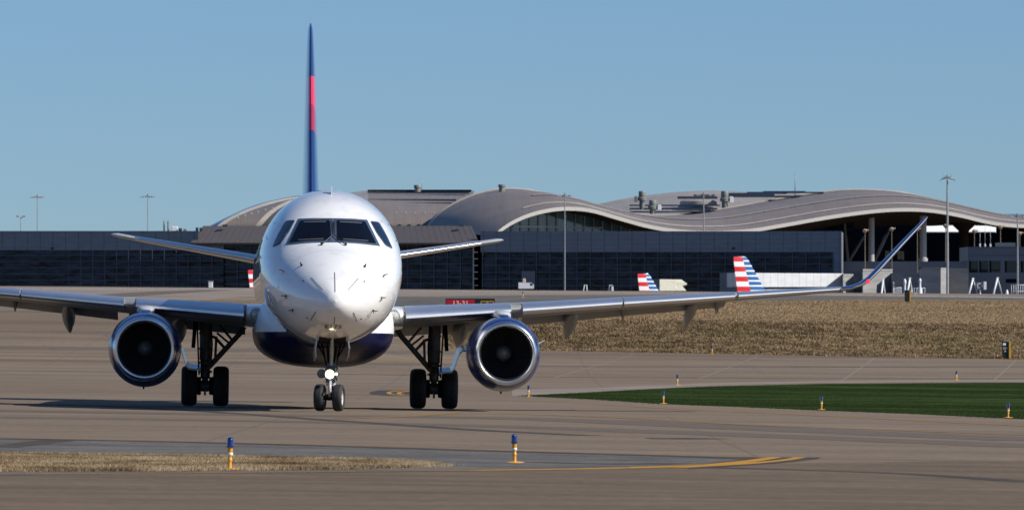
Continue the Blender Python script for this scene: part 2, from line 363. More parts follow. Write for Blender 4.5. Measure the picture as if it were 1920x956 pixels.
M_DRY = grass_mat('dry_grass', [(.36, (.085, .06, .035)), (.43, (.18, .13, .075)), (.5, (.33, .24, .14)), (.62, (.45, .35, .22))], (1.3, .7, .7))
n = NT('dry_embankment_grass', rough=.9, Specular_IOR_Level=.03)
c = n.ramp(n.noise((.9, 1.2, 1.2), 5, .7), [(.34, (.070, .052, .028)), (.44, (.165, .115, .066)), (.53, (.26, .182, .105)), (.66, (.35, .255, .155))])
g_ = n.ramp(n.noise((.11, .25, .2), 4, .6), [(.52, 0.0), (.75, .6)])
c = n.mix(g_, c, (.085, .082, .022)); n.base(n.mix(1.0, c, n.ramp(n.noise((30, 30, 8), 2), [(.3, .6), (.7, 1.35)]), 'MULTIPLY')); M_DRY2 = n.m
M_DRY3 = grass_mat('tan_upper_grass', [(.32, (.24, .172, .10)), (.48, (.32, .222, .13)), (.64, (.37, .27, .165))], (.1, .45, .3))
M_GRN = grass_mat('green_grass_blades', [(.32, (.014, .027, .007)), (.48, (.026, .045, .013)), (.62, (.044, .062, .021)), (.72, (.085, .080, .035))], (.05, .3, .2))
blades('dry_grass', scatter(QN, 150000), .042, .009, M_DRY, 1.3); q = scatter(QN, 60000); q[:, :2] += rng.normal(0, .12, (len(q), 2)); q[:, 2] = TZ(q[:, 0], q[:, 1]); blades('grass_fringe', q, .035, .009, M_DRY, 1.3)
e = scatter(QE, 340000); hi = e[:, 1] > 294
blades('embankment_grass', e[~hi], .075, .055, M_DRY2, 1.5); blades('upper_grass', e[hi], .05, .06, M_DRY3, 1.5)
cl = e[rng.integers(0, len(e), 5200)]; cl = cl[cl[:, 1] < 295]
cl = (cl[:, None, :]+np.concatenate([rng.normal(0, .2, (len(cl), 16, 2)), np.zeros((len(cl), 16, 1))], 2)).reshape(-1, 3); cl[:, 2] = TZ(cl[:, 0], cl[:, 1])
blades('grass_tussocks', cl, .12, .06, M_DRY2, 1.4)
q = scatter(QG, 150000); q[:, :2] += rng.normal(0, .22, (len(q), 2)); q[:, 2] = TZ(q[:, 0], q[:, 1]); blades('lawn_grass', q, .013, .06, M_GRN, 1.3)
# ------------------------------------------------------------------ the regional jet
AX = Matrix(((1, -.0545, 0), (.0545, 1, 0), (0, 0, 1)))
fy = Vector((-.0545, 1, -.0084)).normalized(); fx = Vector((1, .0545, -.0135)); fx = (fx-fy*fx.dot(fy)).normalized(); fz = fx.cross(fy)
JET = empty('regional_jet', (0,0,0), 0, 'white and navy twin-engine regional jet taxiing nose-on with its landing light lit', 'airplane')
JET.matrix_world = Matrix(((fx.x, fy.x, fz.x, -3.7617), (fx.y, fy.y, fz.y, 118), (fx.z, fy.z, fz.z, 0), (0,0,0,1)))
def paint(name, col, r=.3, **k):
    n = NT(name, col, r, Coat_Weight=1.0, Coat_Roughness=.04, **k)
    n.base(n.mix(1.0, col, n.ramp(n.noise((.7, .7, .7), 5), [(.3, .95), (.7, 1.03)]), 'MULTIPLY'))
    n.bump(n.noise((1.1, .5, 1.1), 2), .02, .05); return n.m
n = NT('white_paint_gloss', (.80, .80, .79), .3, Coat_Weight=1.0, Coat_Roughness=.03)
x, y, z = n.xyz()
dirt = n.noise((3, .35, 9), 5, .6)
c = n.mix(n.math('MULTIPLY', n.ramp(dirt, [(.5, 0.0), (.8, .35)]), n.ramp(z, [(1.3, 1.0), (2.4, 0.0)])), (.80, .80, .79), (.42, .36, .28))
j = n.math('MAXIMUM', n.line(y, 2.35, .014, 103.9), n.math('MULTIPLY', n.math('LESS_THAN', n.math('ABSOLUTE', n.math('ADD', y, .95)), .007), 1.0))
n.base(n.mix(n.math('MULTIPLY', j, .4), c, (.25, .25, .25))); n.bump(n.noise((1.1, .4, 1.1), 2), .01, .05); M_WHITE = n.m
M_NAVY = paint('navy_paint', (.008, .014, .075)); M_BLUE = paint('blue_paint', (.005, .018, .11)); M_BLUE.node_tree.nodes['Principled BSDF'].inputs['Coat Weight'].default_value = .45
n = NT('fairing_paint', rough=.4, Coat_Weight=.12, Coat_Roughness=.08, Specular_IOR_Level=.25)
x, y, z = n.xyz()
n.base(n.mix(n.math('GREATER_THAN', z, 1.66), (.003, .005, .034), (.78, .78, .77))); M_FAIR = n.m
n = NT('fin_paint', rough=.3, Coat_Weight=1.0, Coat_Roughness=.06)
x, y, z = n.xyz()
aft = n.math('SUBTRACT', y, n.math('ADD', 23.7, n.math('MULTIPLY', n.math('SUBTRACT', z, 4.9), .955)))
low = n.math('GREATER_THAN', z, n.math('SUBTRACT', 6.9, n.math('MULTIPLY', aft, .3)))
red = n.math('MULTIPLY', n.math('LESS_THAN', z, 8.33), low)
deep = n.math('LESS_THAN', z, n.math('SUBTRACT', 7.58, n.math('MULTIPLY', aft, .5)))
n.base(n.mix(red, (.006, .028, .135), n.mix(deep, (.75, .012, .05), (.36, .006, .035)))); M_FIN = n.m
M_ALU = mat('polished_aluminium', (.84, .85, .87), .40, 1.0, var=((2, 2, 8), .93, 1.03))
M_LIP = mat('inlet_lip_metal', (.74, .75, .77), .27, 1.0, var=(3.0, .9, 1.05))
M_WGREY = mat('wing_grey_paint', (.42, .43, .43), .4, var=((2, .6, 2), .85, 1.08), Coat_Weight=.4)
M_WUND = mat('wing_underside_grey', (.24, .245, .24), .45, var=((2, .6, 2), .8, 1.1))
M_TYRE = mat('tyre_rubber', (.018, .018, .019), .75, var=(9.0, .75, 1.3))
M_HUB = mat('wheel_hub_paint', (.62, .60, .53), .45)
M_STRUT = mat('gear_strut_paint', (.10, .105, .11), .45, var=(9.0, .7, 1.2)); M_STEELW = mat('light_gear_paint', (.50, .50, .48), .4, var=(8.0, .8, 1.1)); M_DARK = mat('dark_mechanism', (.012, .012, .013), .8, Specular_IOR_Level=.1)
M_CHROME = mat('chrome_piston', (.8, .8, .82), .1, 1.0)
M_INLET = mat('inlet_liner', (.010, .010, .011), .85); M_BLADE = mat('fan_blade_metal', (.055, .055, .058), .4, .3); M_SPIN = mat('spinner_grey', (.20, .20, .195), .5)
M_SEAL = mat('window_frame_grey', (.05, .075, .12), .35)
n = NT('cockpit_glass', (.003, .004, .008), .04, Specular_IOR_Level=.3); n.bump(n.noise(2.0, 2), .03, .05); M_GLASS = n.m
n = NT('side_window_glass', (.006, .012, .025), .05, Specular_IOR_Level=.8, Coat_Weight=.6); M_GLASS2 = n.m
M_BLACK = mat('black_rubber_trim', (.012, .012, .013), .55); M_PROBE = mat('probe_metal', (.05, .045, .042), .35, .6)
M_LENS = mat('clear_lens', (.42, .42, .38), .08, 0, var=(30.0, .6, 1.3), Coat_Weight=1.0)
M_DOORW = mat('gear_door_paint', (.42, .46, .50), .3, Coat_Weight=.6)
M_STRIP = mat('grey_strip_and_reflection', (.16, .16, .16), .5)
n = NT('lit_lamp', (1, 1, .9), .3, Emission_Color=(1, .84, .42), Emission_Strength=4.0); M_LAMP = n.m
n = NT('lit_small_lamp', (1, 1, .9), .3, Emission_Color=(1, .94, .75), Emission_Strength=1.3); M_LAMP2 = n.m
n = NT('red_lens_lit', (.6, .01, .04), .2, Emission_Color=(1, .04, .09), Emission_Strength=.8); M_REDL = n.m

# fuselage: distance aft of the nose tip, crown, keel, half width, height of the widest line
FS = np.array([(0,2.26,2.24,.01,2.25),(.03,2.375,2.125,.13,2.25),(.08,2.45,2.06,.21,2.25),(.2,2.56,1.96,.335,2.26),(.5,2.765,1.80,.59,2.30),(1.0,3.03,1.645,.87,2.38),(1.5,3.255,1.54,1.085,2.48),(2.0,3.465,1.465,1.245,2.60),
 (2.4,3.72,1.425,1.34,2.71),(2.8,3.975,1.40,1.405,2.80),(3.2,4.20,1.38,1.45,2.88),(3.7,4.40,1.367,1.482,2.95),(4.4,4.565,1.36,1.50,3.0),(5.2,4.66,1.36,1.506,3.03),(6.4,4.70,1.36,1.508,3.05),(9,4.70,1.36,1.508,3.05),(14,4.70,1.36,1.508,3.05),
 (19,4.70,1.36,1.508,3.05),(21.5,4.70,1.55,1.46,3.1),(24,4.68,2.0,1.28,3.25),(27,4.60,2.75,.92,3.6),(29.5,4.45,3.4,.55,3.9),(31,4.3,3.8,.28,4.05),(31.3,4.2,3.95,.12,4.08)])
def fparam(s):
    """smoothly interpolated section values"""
    t = FS[:, 0]; out = []
    i = int(np.clip(np.searchsorted(t, s)-1, 0, len(t)-2)); h = t[i+1]-t[i]; u = (s-t[i])/h
    for c in range(1, 5):
        v = FS[:, c]; dl = np.diff(v)/np.diff(t)
        def sl_(k):
            if k == 0: return dl[0]
            if k == len(t)-1: return dl[-1]
            return 0 if dl[k-1]*dl[k] <= 0 else 2*dl[k-1]*dl[k]/(dl[k-1]+dl[k])
        m0, m1 = sl_(i), sl_(i+1)
        out.append((2*u**3-3*u**2+1)*v[i]+(u**3-2*u**2+u)*h*m0+(-2*u**3+3*u**2)*v[i+1]+(u**3-u**2)*h*m1)
    return out
_LUT = [tuple(float(q) for q in fparam(31.3*k/6260)) for k in range(6261)]
def fparam(s):
    k = min(max(s, 0.0)/31.3*6260, 6259.999); i = int(k); u = k-i; a, b = _LUT[i], _LUT[i+1]
    return [a[q]+(b[q]-a[q])*u for q in range(4)]
NEXP = 2.06
def fring(s, n=72):
    tp, bt, w_, zm = fparam(s); r = []
    for k in range(n):
        a = 2*math.pi*k/n; c, q = math.cos(a), math.sin(a)
        r.append((w_*math.copysign(abs(c)**(2/NEXP), c), s-2.6, zm+(tp-zm if q > 0 else zm-bt)*math.copysign(abs(q)**(2/NEXP), q)))
    return r
def fproj(x, z, off=.006):
    """the point of the fuselage skin in front of (x, z), pushed out a little along its normal"""
    def s_at(x, z):
        lo, hi = 0.0, 9.0
        for _ in range(24):
            m = (lo+hi)/2; tp, bt, w_, zm = fparam(m); h = (tp-zm) if z > zm else (zm-bt)
            if (abs(x)/w_)**NEXP+(abs(z-zm)/h)**NEXP <= 1: hi = m
            else: lo = m
        return hi
    e = .012; s0 = s_at(x, z); nx_ = -(s_at(x+e, z)-s_at(x-e, z))/(2*e); nz_ = -(s_at(x, z+e)-s_at(x, z-e))/(2*e)
    nn = Vector((-nx_, -1.0, -nz_)).normalized()
    return Vector((x, s0-2.6, z))+nn*off, nn
def dense(poly, m=10):
    out = []
    for i in range(len(poly)):
        a, b = poly[i], poly[(i+1) % len(poly)]
        out += [(a[0]+(b[0]-a[0])*k/m, a[1]+(b[1]-a[1])*k/m) for k in range(m)]
    return out
def rounded(poly, r=.05, m=4):
    out = []
    for i, p in enumerate(poly):
        p = Vector(p); a = Vector(poly[i-1]); b = Vector(poly[(i+1) % len(poly)])
        q0 = p+(a-p).normalized()*r; q1 = p+(b-p).normalized()*r
        out += [tuple(q0*(1-t)**2+p*2*t*(1-t)+q1*t*t) for t in (k/m for k in range(m+1))]
    return out
def skin_patch(mb, poly, off=.006, rings=7, r=.04, mi=0, push=None):
    """a panel lying on the fuselage skin, with a rim reaching down to it"""
    P2 = dense(rounded(poly, r), 4); cx = sum(p[0] for p in P2)/len(P2); cz = sum(p[1] for p in P2)/len(P2); n_ = len(P2)
    vs = [fproj(cx, cz, off)[0]]; fs = []
    for k in range(1, rings+1):
        t = k/rings; vs += [fproj(cx+(p[0]-cx)*t, cz+(p[1]-cz)*t, off)[0] for p in P2]
    vs += [fproj(p[0], p[1], -.01)[0] for p in P2]
    for j in range(n_):
        fs.append((0, 1+j, 1+(j+1) % n_))
        for k in range(rings):
            a = 1+k*n_; b = a+n_; fs.append((a+j, b+j, b+(j+1) % n_, a+(j+1) % n_))
    return mb.add(vs, fs, mi, True)
def skin_line(mb, a, b, wd, off=.005, n_=8):
    a, b = Vector(a), Vector(b); d = (b-a).normalized(); q = Vector((-d.y, d.x))*wd/2; L = []; Rr = []
    for k in range(n_+1):
        p = a+(b-a)*k/n_; L.append(fproj(p.x+q.x, p.y+q.y, off)[0]); Rr.append(fproj(p.x-q.x, p.y-q.y, off)[0])
    return mb.add(L+Rr, [(i, i+1, n_+2+i, n_+1+i) for i in range(n_)], smooth=True)
ss = np.unique(np.concatenate([[0, .01, .03, .055, .08, .12, .16, .2, .27, .35, .43], np.arange(.5, 6.5, .1), np.arange(6.5, 19, .8), np.arange(19, 31.3, .4), [31.3]]))
FUS = MB().loft([fring(s) for s in ss]).build('fuselage', M_WHITE, JET, auto=60)
mir = lambda poly, s: [(p[0]*s, p[1]) for p in poly]
WS = [(0, 4.0), (.40, 3.998), (.715, 3.985), (.975, 3.425), (.5, 3.467), (0, 3.482)]
mb = MB()
for s in (1, -1): skin_patch(mb, mir(WS, s), .007, 9, .012)
WF = mb.build('windshield_frame', M_SEAL, FUS)
for s in (1, -1):
    o = skin_patch(MB(), mir([(.075, 3.955), (.67, 3.942), (.892, 3.475), (.5, 3.512), (.075, 3.525)], s), .014, 9, .03).build('windshield_pane', M_GLASS, FUS)
    o = skin_patch(MB(), mir([(.775, 3.965), (.975, 3.95), (1.13, 3.66), (1.255, 3.375), (1.09, 3.445), (.915, 3.69)], s), .007, 8, .05).build('side_window', M_SEAL, FUS)
    skin_patch(MB(), mir([(.80, 3.94), (.955, 3.93), (1.105, 3.66), (1.215, 3.415), (1.095, 3.475), (.94, 3.69)], s), .013, 8, .05).build('side_window_pane', M_GLASS2, FUS)
    skin_line(MB(), (s*.14, 3.918), (s*.60, 3.905), .012, .017).build('pane_reflection_line', M_STRIP, FUS); skin_line(MB(), (s*.20, 3.548), (s*.72, 3.522), .010, .017).build('pane_reflection_line', M_STRIP, FUS)  # pale lines drawn on the panes as their reflections
    # the rearmost flight deck window, on the flank
    W = MB(); pts = []
    for sy, zz in ((3.55, 3.98), (4.1, 3.93), (4.15, 3.62), (3.6, 3.55)):
        tp, bt, w_, zm = fparam(sy); pts.append((s*(w_*(1-((zz-zm)/(tp-zm))**NEXP)**(1/NEXP)+.008), sy-2.6, zz))
    W.quad(*pts); W.quad(*[(p[0]-s*.05, p[1], p[2]) for p in pts]); W.build('flank_window', M_GLASS, FUS)
    # wiper: arm and pivot
    a0, a1 = fproj(s*.215, 3.435, .03)[0], fproj(s*.02, 3.60, .045)[0]; W = MB(); W.tube([a0, (a0+a1)/2+Vector((0,-.01,0)), a1], .011, 6)
    b0 = fproj(s*.04, 3.93, .04)[0]; W.tube([a1, b0], .012, 6); W.tube([fproj(s*.245, 3.425, -.01)[0], fproj(s*.245, 3.425, .045)[0]], .026, 8); W.build('wiper', M_BLACK, FUS)
# diverter strips and lettering on the radome
for a, b in (((0, 2.43), (0, 2.84)), ((-.25, 2.47), (-.48, 2.73)), ((.26, 2.47), (.485, 2.73)), ((-.38, 2.03), (-.475, 1.86)), ((.385, 2.03), (.465, 1.85)), ((0, 1.93), (0, 1.79))):
    skin_line(MB(), a, b, .018).build('diverter_strip', M_STRIP, FUS)
tv, tf = text_mesh('E175', .105); mb = MB()
mb.add([fproj(v[0]*1.75-.01, v[1]*.85+1.735, .005)[0] for v in tv], tf); mb.build('type_lettering', M_BLACK, FUS, auto=0)
# air data probes and vanes around the nose
PB = [(-.66, 2.985, 'v'), (.62, 2.97, 'v'), (-1.02, 2.86, 'p'), (1.02, 2.80, 'p'), (-.97, 2.36, 'p'), (.97, 2.35, 'p'), (-.83, 2.08, 'p'), (.80, 2.09, 'q'), (-.63, 2.66, 's'), (.60, 2.66, 's'), (-.54, 1.90, 's'), (.55, 1.90, 's')]
for x, z, k in PB:
    p, nn = fproj(x, z, -.01); W = MB(); sg = 1 if x > 0 else -1; out = nn*.1
    if k == 'v': W.tube([p, p+nn*.05], .035, 8); W.tube([p+nn*.05, p+nn*.06+Vector((sg*.03, .0, .06))], [.03, .012], 6); W.tube([p+nn*.02, p+Vector((-sg*.07, -.05, -.04))], [.022, .008], 6)
    if k in 'pq':
        W.tube([p, p+out], [.022, .016], 8); W.tube([p+out+Vector((0, .02, 0)), p+out+Vector((sg*.02, -.13, 0))], [.016, .008], 8); W.tube([p, p+Vector((sg*.02, 0, -.085))+nn*.03], .014, 6)
        W.tube([p+out, p+out+Vector((sg*.07, .02, .012))], .013, 6)
        if k == 'q': W.tube([p, p+Vector((-.17, -.12, -.17))], [.02, .03], 6)
    if k == 's': W.tube([p, p+nn*.025], .022, 8); W.tube([p+nn*.02, p+Vector((sg*.03, 0, .025))+nn*.02], .014, 6)
    c0 = p; W.v = [tuple(c0+(Vector(q)-c0)*.72) for q in W.v]; W.build('air_data_probe', M_PROBE, FUS)
W = MB(); W.loft([[(-.02, 1.6, 4.5), (.02, 1.6, 4.5), (.02, 2.0, 4.5), (-.02, 2.0, 4.5)], [(-.01, 1.85, 4.72), (.01, 1.85, 4.72), (.01, 2.02, 4.72), (-.01, 2.02, 4.72)]], smooth=False); W.build('blade_antenna', M_WGREY, FUS)
W = MB(); W.loft([[(.12+.3*math.cos(a), 6+.9*math.sin(a), 4.68) for a in np.linspace(0, 2*math.pi, 16, endpoint=False)], [(.12+.22*math.cos(a), 6+.7*math.sin(a), 4.75) for a in np.linspace(0, 2*math.pi, 16, endpoint=False)]]); W.build('antenna_fairing', M_WGREY, FUS)
W = MB(); W.tube([(-.05, 5.0, 4.66), (-.05, 5.0, 4.74)], .05, 10); W.build('beacon_lamp', M_REDL, FUS)
W = MB(); W.tube([fproj(.0, 1.515, -.02)[0], fproj(0, 1.515, .03)[0]], .026, 10); W.build('nose_belly_glint', M_LENS, FUS)  # pale stub added in place of a glint under the nose
# cabin windows and door seen only from the side, on both flanks
for s in (1, -1):
    for k in range(22):
        yy = 3.4+k*.79
        tp, bt, w_, zm = fparam(yy+2.6); W = MB(); rr = []
        for a in np.linspace(0, 2*math.pi, 14, endpoint=False):
            zz = 3.45+.17*math.sin(a); rr.append((s*(w_*(1-((zz-zm)/(tp-zm))**NEXP)**(1/NEXP)+.006), yy+.12*math.cos(a), zz))
        W.loft([rr, [(p[0]-s*.03, p[1], p[2]) for p in rr]]); W.build('cabin_window', M_GLASS, FUS)

# belly fairing
def sell(y, w_, zt, zb, e=2.5, n_=48):
    zc, h = (zt+zb)/2, (zt-zb)/2
    return [(w_*math.copysign(abs(math.cos(a))**(2/e), math.cos(a)), y, zc+h*math.copysign(abs(math.sin(a))**(2/e), math.sin(a))) for a in (2*math.pi*k/n_ for k in range(n_))]
MB().loft([sell(*q) for q in ((4.2,.7,2.0,1.32),(4.5,1.02,2.2,1.2),(4.9,1.24,2.35,1.1),(5.4,1.38,2.5,1.02),(6.0,1.47,2.6,.96),(6.8,1.52,2.65,.92),(8,1.555,2.65,.90),(10,1.56,2.6,.905),(12,1.54,2.5,.93),(13.6,1.44,2.4,1.0),(15.2,1.25,2.25,1.12),(16.6,.9,2.0,1.3))]).build('belly_fairing', M_FAIR, JET, auto=60)

# wings
AF = [(1,.0),(.9,.021),(.75,.045),(.6,.066),(.45,.082),(.3,.088),(.2,.083),(.12,.071),(.06,.053),(.025,.036),(.007,.019),(0,0)]
def airfoil(c, tc, up=.80, lo=.85):
    q = [(u*c, h/.17*tc*c*up*.97) for u, h in AF]; r = [(u*c, -h/.17*tc*c*lo*.97) for u, h in AF[::-1][1:-1]]
    return q+r
def section(x, y, z, c, tc, dih=0.0, inc=.02, s=1):
    """dih: angle by which the section leans (spanwise direction above level)"""
    out = []
    for u, h in airfoil(c, tc):
        uu = u; hh = h-inc*u
        out.append((s*(x-math.sin(dih)*hh), y+uu, z+math.cos(dih)*hh))
    return out
ST = [(.9,6.05,2.03,5.7,.125),(1.75,6.78,2.065,4.9,.12),(4.4,8.1,2.26,3.5,.115),(6.8,9.3,2.455,2.8,.115),(9.44,10.6,2.66,2.08,.11),(11.95,11.9,2.865,1.32,.105)]
def wst(x):
    a = np.array(ST); return [float(np.interp(x, a[:, 0], a[:, i])) for i in range(1, 5)]
def winglet_sections(s):
    W_ = [(11.95,11.9,2.865,1.32,.105,.07),(12.2,12.05,2.895,1.2,.115,.2),(12.45,12.25,2.975,1.08,.125,.4),(12.68,12.5,3.12,.98,.14,.62),(12.92,12.8,3.335,.9,.16,.74),(13.5,13.45,3.91,.68,.18,.75),(14.08,14.15,4.46,.46,.20,.75),(14.2,14.4,4.57,.32,.22,.75),(14.25,14.52,4.62,.16,.22,.75)]
    return [section(x, y, z, c, t, d, .0, s) for x, y, z, c, t, d in W_]
for s in (1, -1):
    xs = [.9, 1.75, 3.0, 4.4, 5.6, 6.8, 8.1, 9.44, 10.7, 11.95]
    WING = MB().loft([section(x, *wst(x), .07, .02, s) for x in xs]).build('wing', M_WUND, JET, auto=50)
    # upper skin paint: a light panel over the box
    mb = MB(); L = []
    for x in xs:
        y, z, c, tc = wst(x); q = section(x, y, z, c, tc, .07, .02, s)[0:8]; L.append([(p[0], p[1], p[2]+.006) for p in q])
    mb.loft(L, closed=False); mb.build('upper_skin', M_WGREY, WING, auto=0)
    # white glove at the wing root
    mb = MB(); L = []
    for x in (1.2, 1.3, 1.45, 1.6, 1.72):
        y, z, c, tc = wst(x); q = section(x, y-.03, z, c, tc*1.03, .07, .02, s); L.append([q[i] for i in range(5, 19)])
    mb.loft(L, closed=False); mb.build('root_glove', M_WHITE, WING, auto=0)
    y, z, c, tc = wst(1.5); mb = MB()
    mb.lathe([(.001, -.075), (.07, -.055), (.115, -.0), (.125, .05), (.13, .3)], (s*1.5, y+.02, z-.01), 'y', 24); mb.build('landing_light', M_LENS, WING)
    mb = MB(); mb.lathe([(.128, -.005), (.14, -.02), (.15, .0), (.15, .05), (.13, .05)], (s*1.5, y+.03, z-.01), 'y', 24, cap0=False, cap1=False); mb.build('light_bezel', M_ALU, WING)
    # slats: four polished segments, run forward and down
    for a, b in ((1.78, 4.15), (4.42, 6.72), (6.76, 9.38), (9.46, 11.9)):
        mb = MB(); L = []
        for k in range(9):
            x = a+(b-a)*k/8; y, z, c, tc = wst(x); q = airfoil(c, tc)
            cut = [p for p in q if p[0] <= .155*c+1e-6]; up_ = [p for p in q[:12] if p[0] <= .185*c]; lo_ = [p for p in q[12:] if p[0] <= .1*c]
            ux = .19*c; uz = np.interp(ux, [p[0] for p in q[:12]][::-1], [p[1] for p in q[:12]][::-1]); lx = .1*c; lz = np.interp(lx, [p[0] for p in q[11:]], [p[1] for p in q[11:]])
            prof = [(ux, uz-.004)]+[(p[0], p[1]) for p in up_]+lo_+[(lx, lz)]
            # resample to a fixed count
            pr = np.array(prof); sl2 = np.concatenate([[0], np.cumsum(np.hypot(*np.diff(pr, axis=0).T))]); t = np.linspace(0, sl2[-1], 22)
            pr = np.stack([np.interp(t, sl2, pr[:, 0]), np.interp(t, sl2, pr[:, 1])], 1)
            th = .05; ca, sa = math.cos(th), math.sin(th); px_ = pr[:, 0]-ux; pz_ = pr[:, 1]-uz
            rx = ca*px_-sa*pz_*(-1)*-1; rz = sa*px_+ca*pz_
            ring = [(s*x, y+ux+float(u)-.04*c, z+uz+float(h)-.0*c+.008) for u, h in zip(rx, rz)]
            back = [(s*x, y+ux-.04*c-.01, z+uz-.05*c), ]
            L.append(ring+back)
        mb.loft(L); mb.build('slat', M_ALU, WING, auto=45)
    # flaps, hinge fairings
    for a, b, ch in ((1.7, 4.35, .95), (4.6, 9.35, .8)):
        mb = MB(); L = []
        for k in range(5):
            x = a+(b-a)*k/4; y, z, c, tc = wst(x); cc = ch*(1-.32*k/4) if a > 2 else ch; th = .36
            q = [(u, h) for u, h in airfoil(cc, .13)]; y0 = y+c-.22; z0 = z-.02*c+.0
            L.append([(s*x, y0+u*math.cos(th)+h*math.sin(th), z0+h*math.cos(th)-u*math.sin(th)) for u, h in q])
        mb.loft(L); mb.build('flap', M_WUND, WING, auto=50)
    for x, k_, zb in ((3.2, 1.12, 1.42), (5.72, 1.0, 1.63), (8.52, .8, 1.95)):
        y, z, c, tc = wst(x); yb = y+c; L = []
        for u, hw, hh in ((-1.7,.01,.01),(-1.5,.06,.06),(-1.1,.12,.13),(-.5,.15,.19),(.1,.15,.2),(.6,.125,.17),(1.1,.08,.11),(1.45,.035,.05),(1.6,.005,.008)):
            t = (u+1.7)/3.3; zc = (z-.09*c*.6)*(1-t**1.6)+zb*t**1.6
            L.append([(s*(x+hw*k_*math.cos(a)), yb+u*k_, zc+hh*k_*math.sin(a)) for a in (2*math.pi*q/16 for q in range(16))])
        mb = MB().loft(L); mb.build('flap_track_fairing', M_WUND, WING, auto=60)
    for x in (6.95, 9.15):
        y, z, c, tc = wst(x); mb = MB(); mb.loft([[(s*(x-.06), y+c-.5, z-.05), (s*(x+.06), y+c-.5, z-.05), (s*(x+.06), y+c+.3, z-.12), (s*(x-.06), y+c+.3, z-.12)], [(s*(x-.015), y+c-.2, z-.33), (s*(x+.015), y+c-.2, z-.33), (s*(x+.015), y+c+.1, z-.38), (s*(x-.015), y+c+.1, z-.38)]], smooth=False); mb.build('flap_hinge', M_WUND, WING)
    WL = MB().loft(winglet_sections(s)).build('winglet', M_BLUE, WING, auto=50)
    mb = MB(); L = []
    for q in winglet_sections(s):
        L.append([(p[0], p[1]-.012, p[2]) for p in q[11:15]])
    mb.loft(L, closed=False); mb.build('winglet_leading_edge', M_ALU, WING, auto=0)
    mb = MB(); mb.lathe([(.001, -.06), (.035, -.045), (.05, 0), (.04, .06), (.001, .1)], (s*12.62, 12.42, 3.05), 'y', 14)
    n_ = NT('green_lens', (.01, .35, .12), .2) if s < 0 else None; mb.build('navigation_light', M_REDL if s > 0 else n_.m, WING)

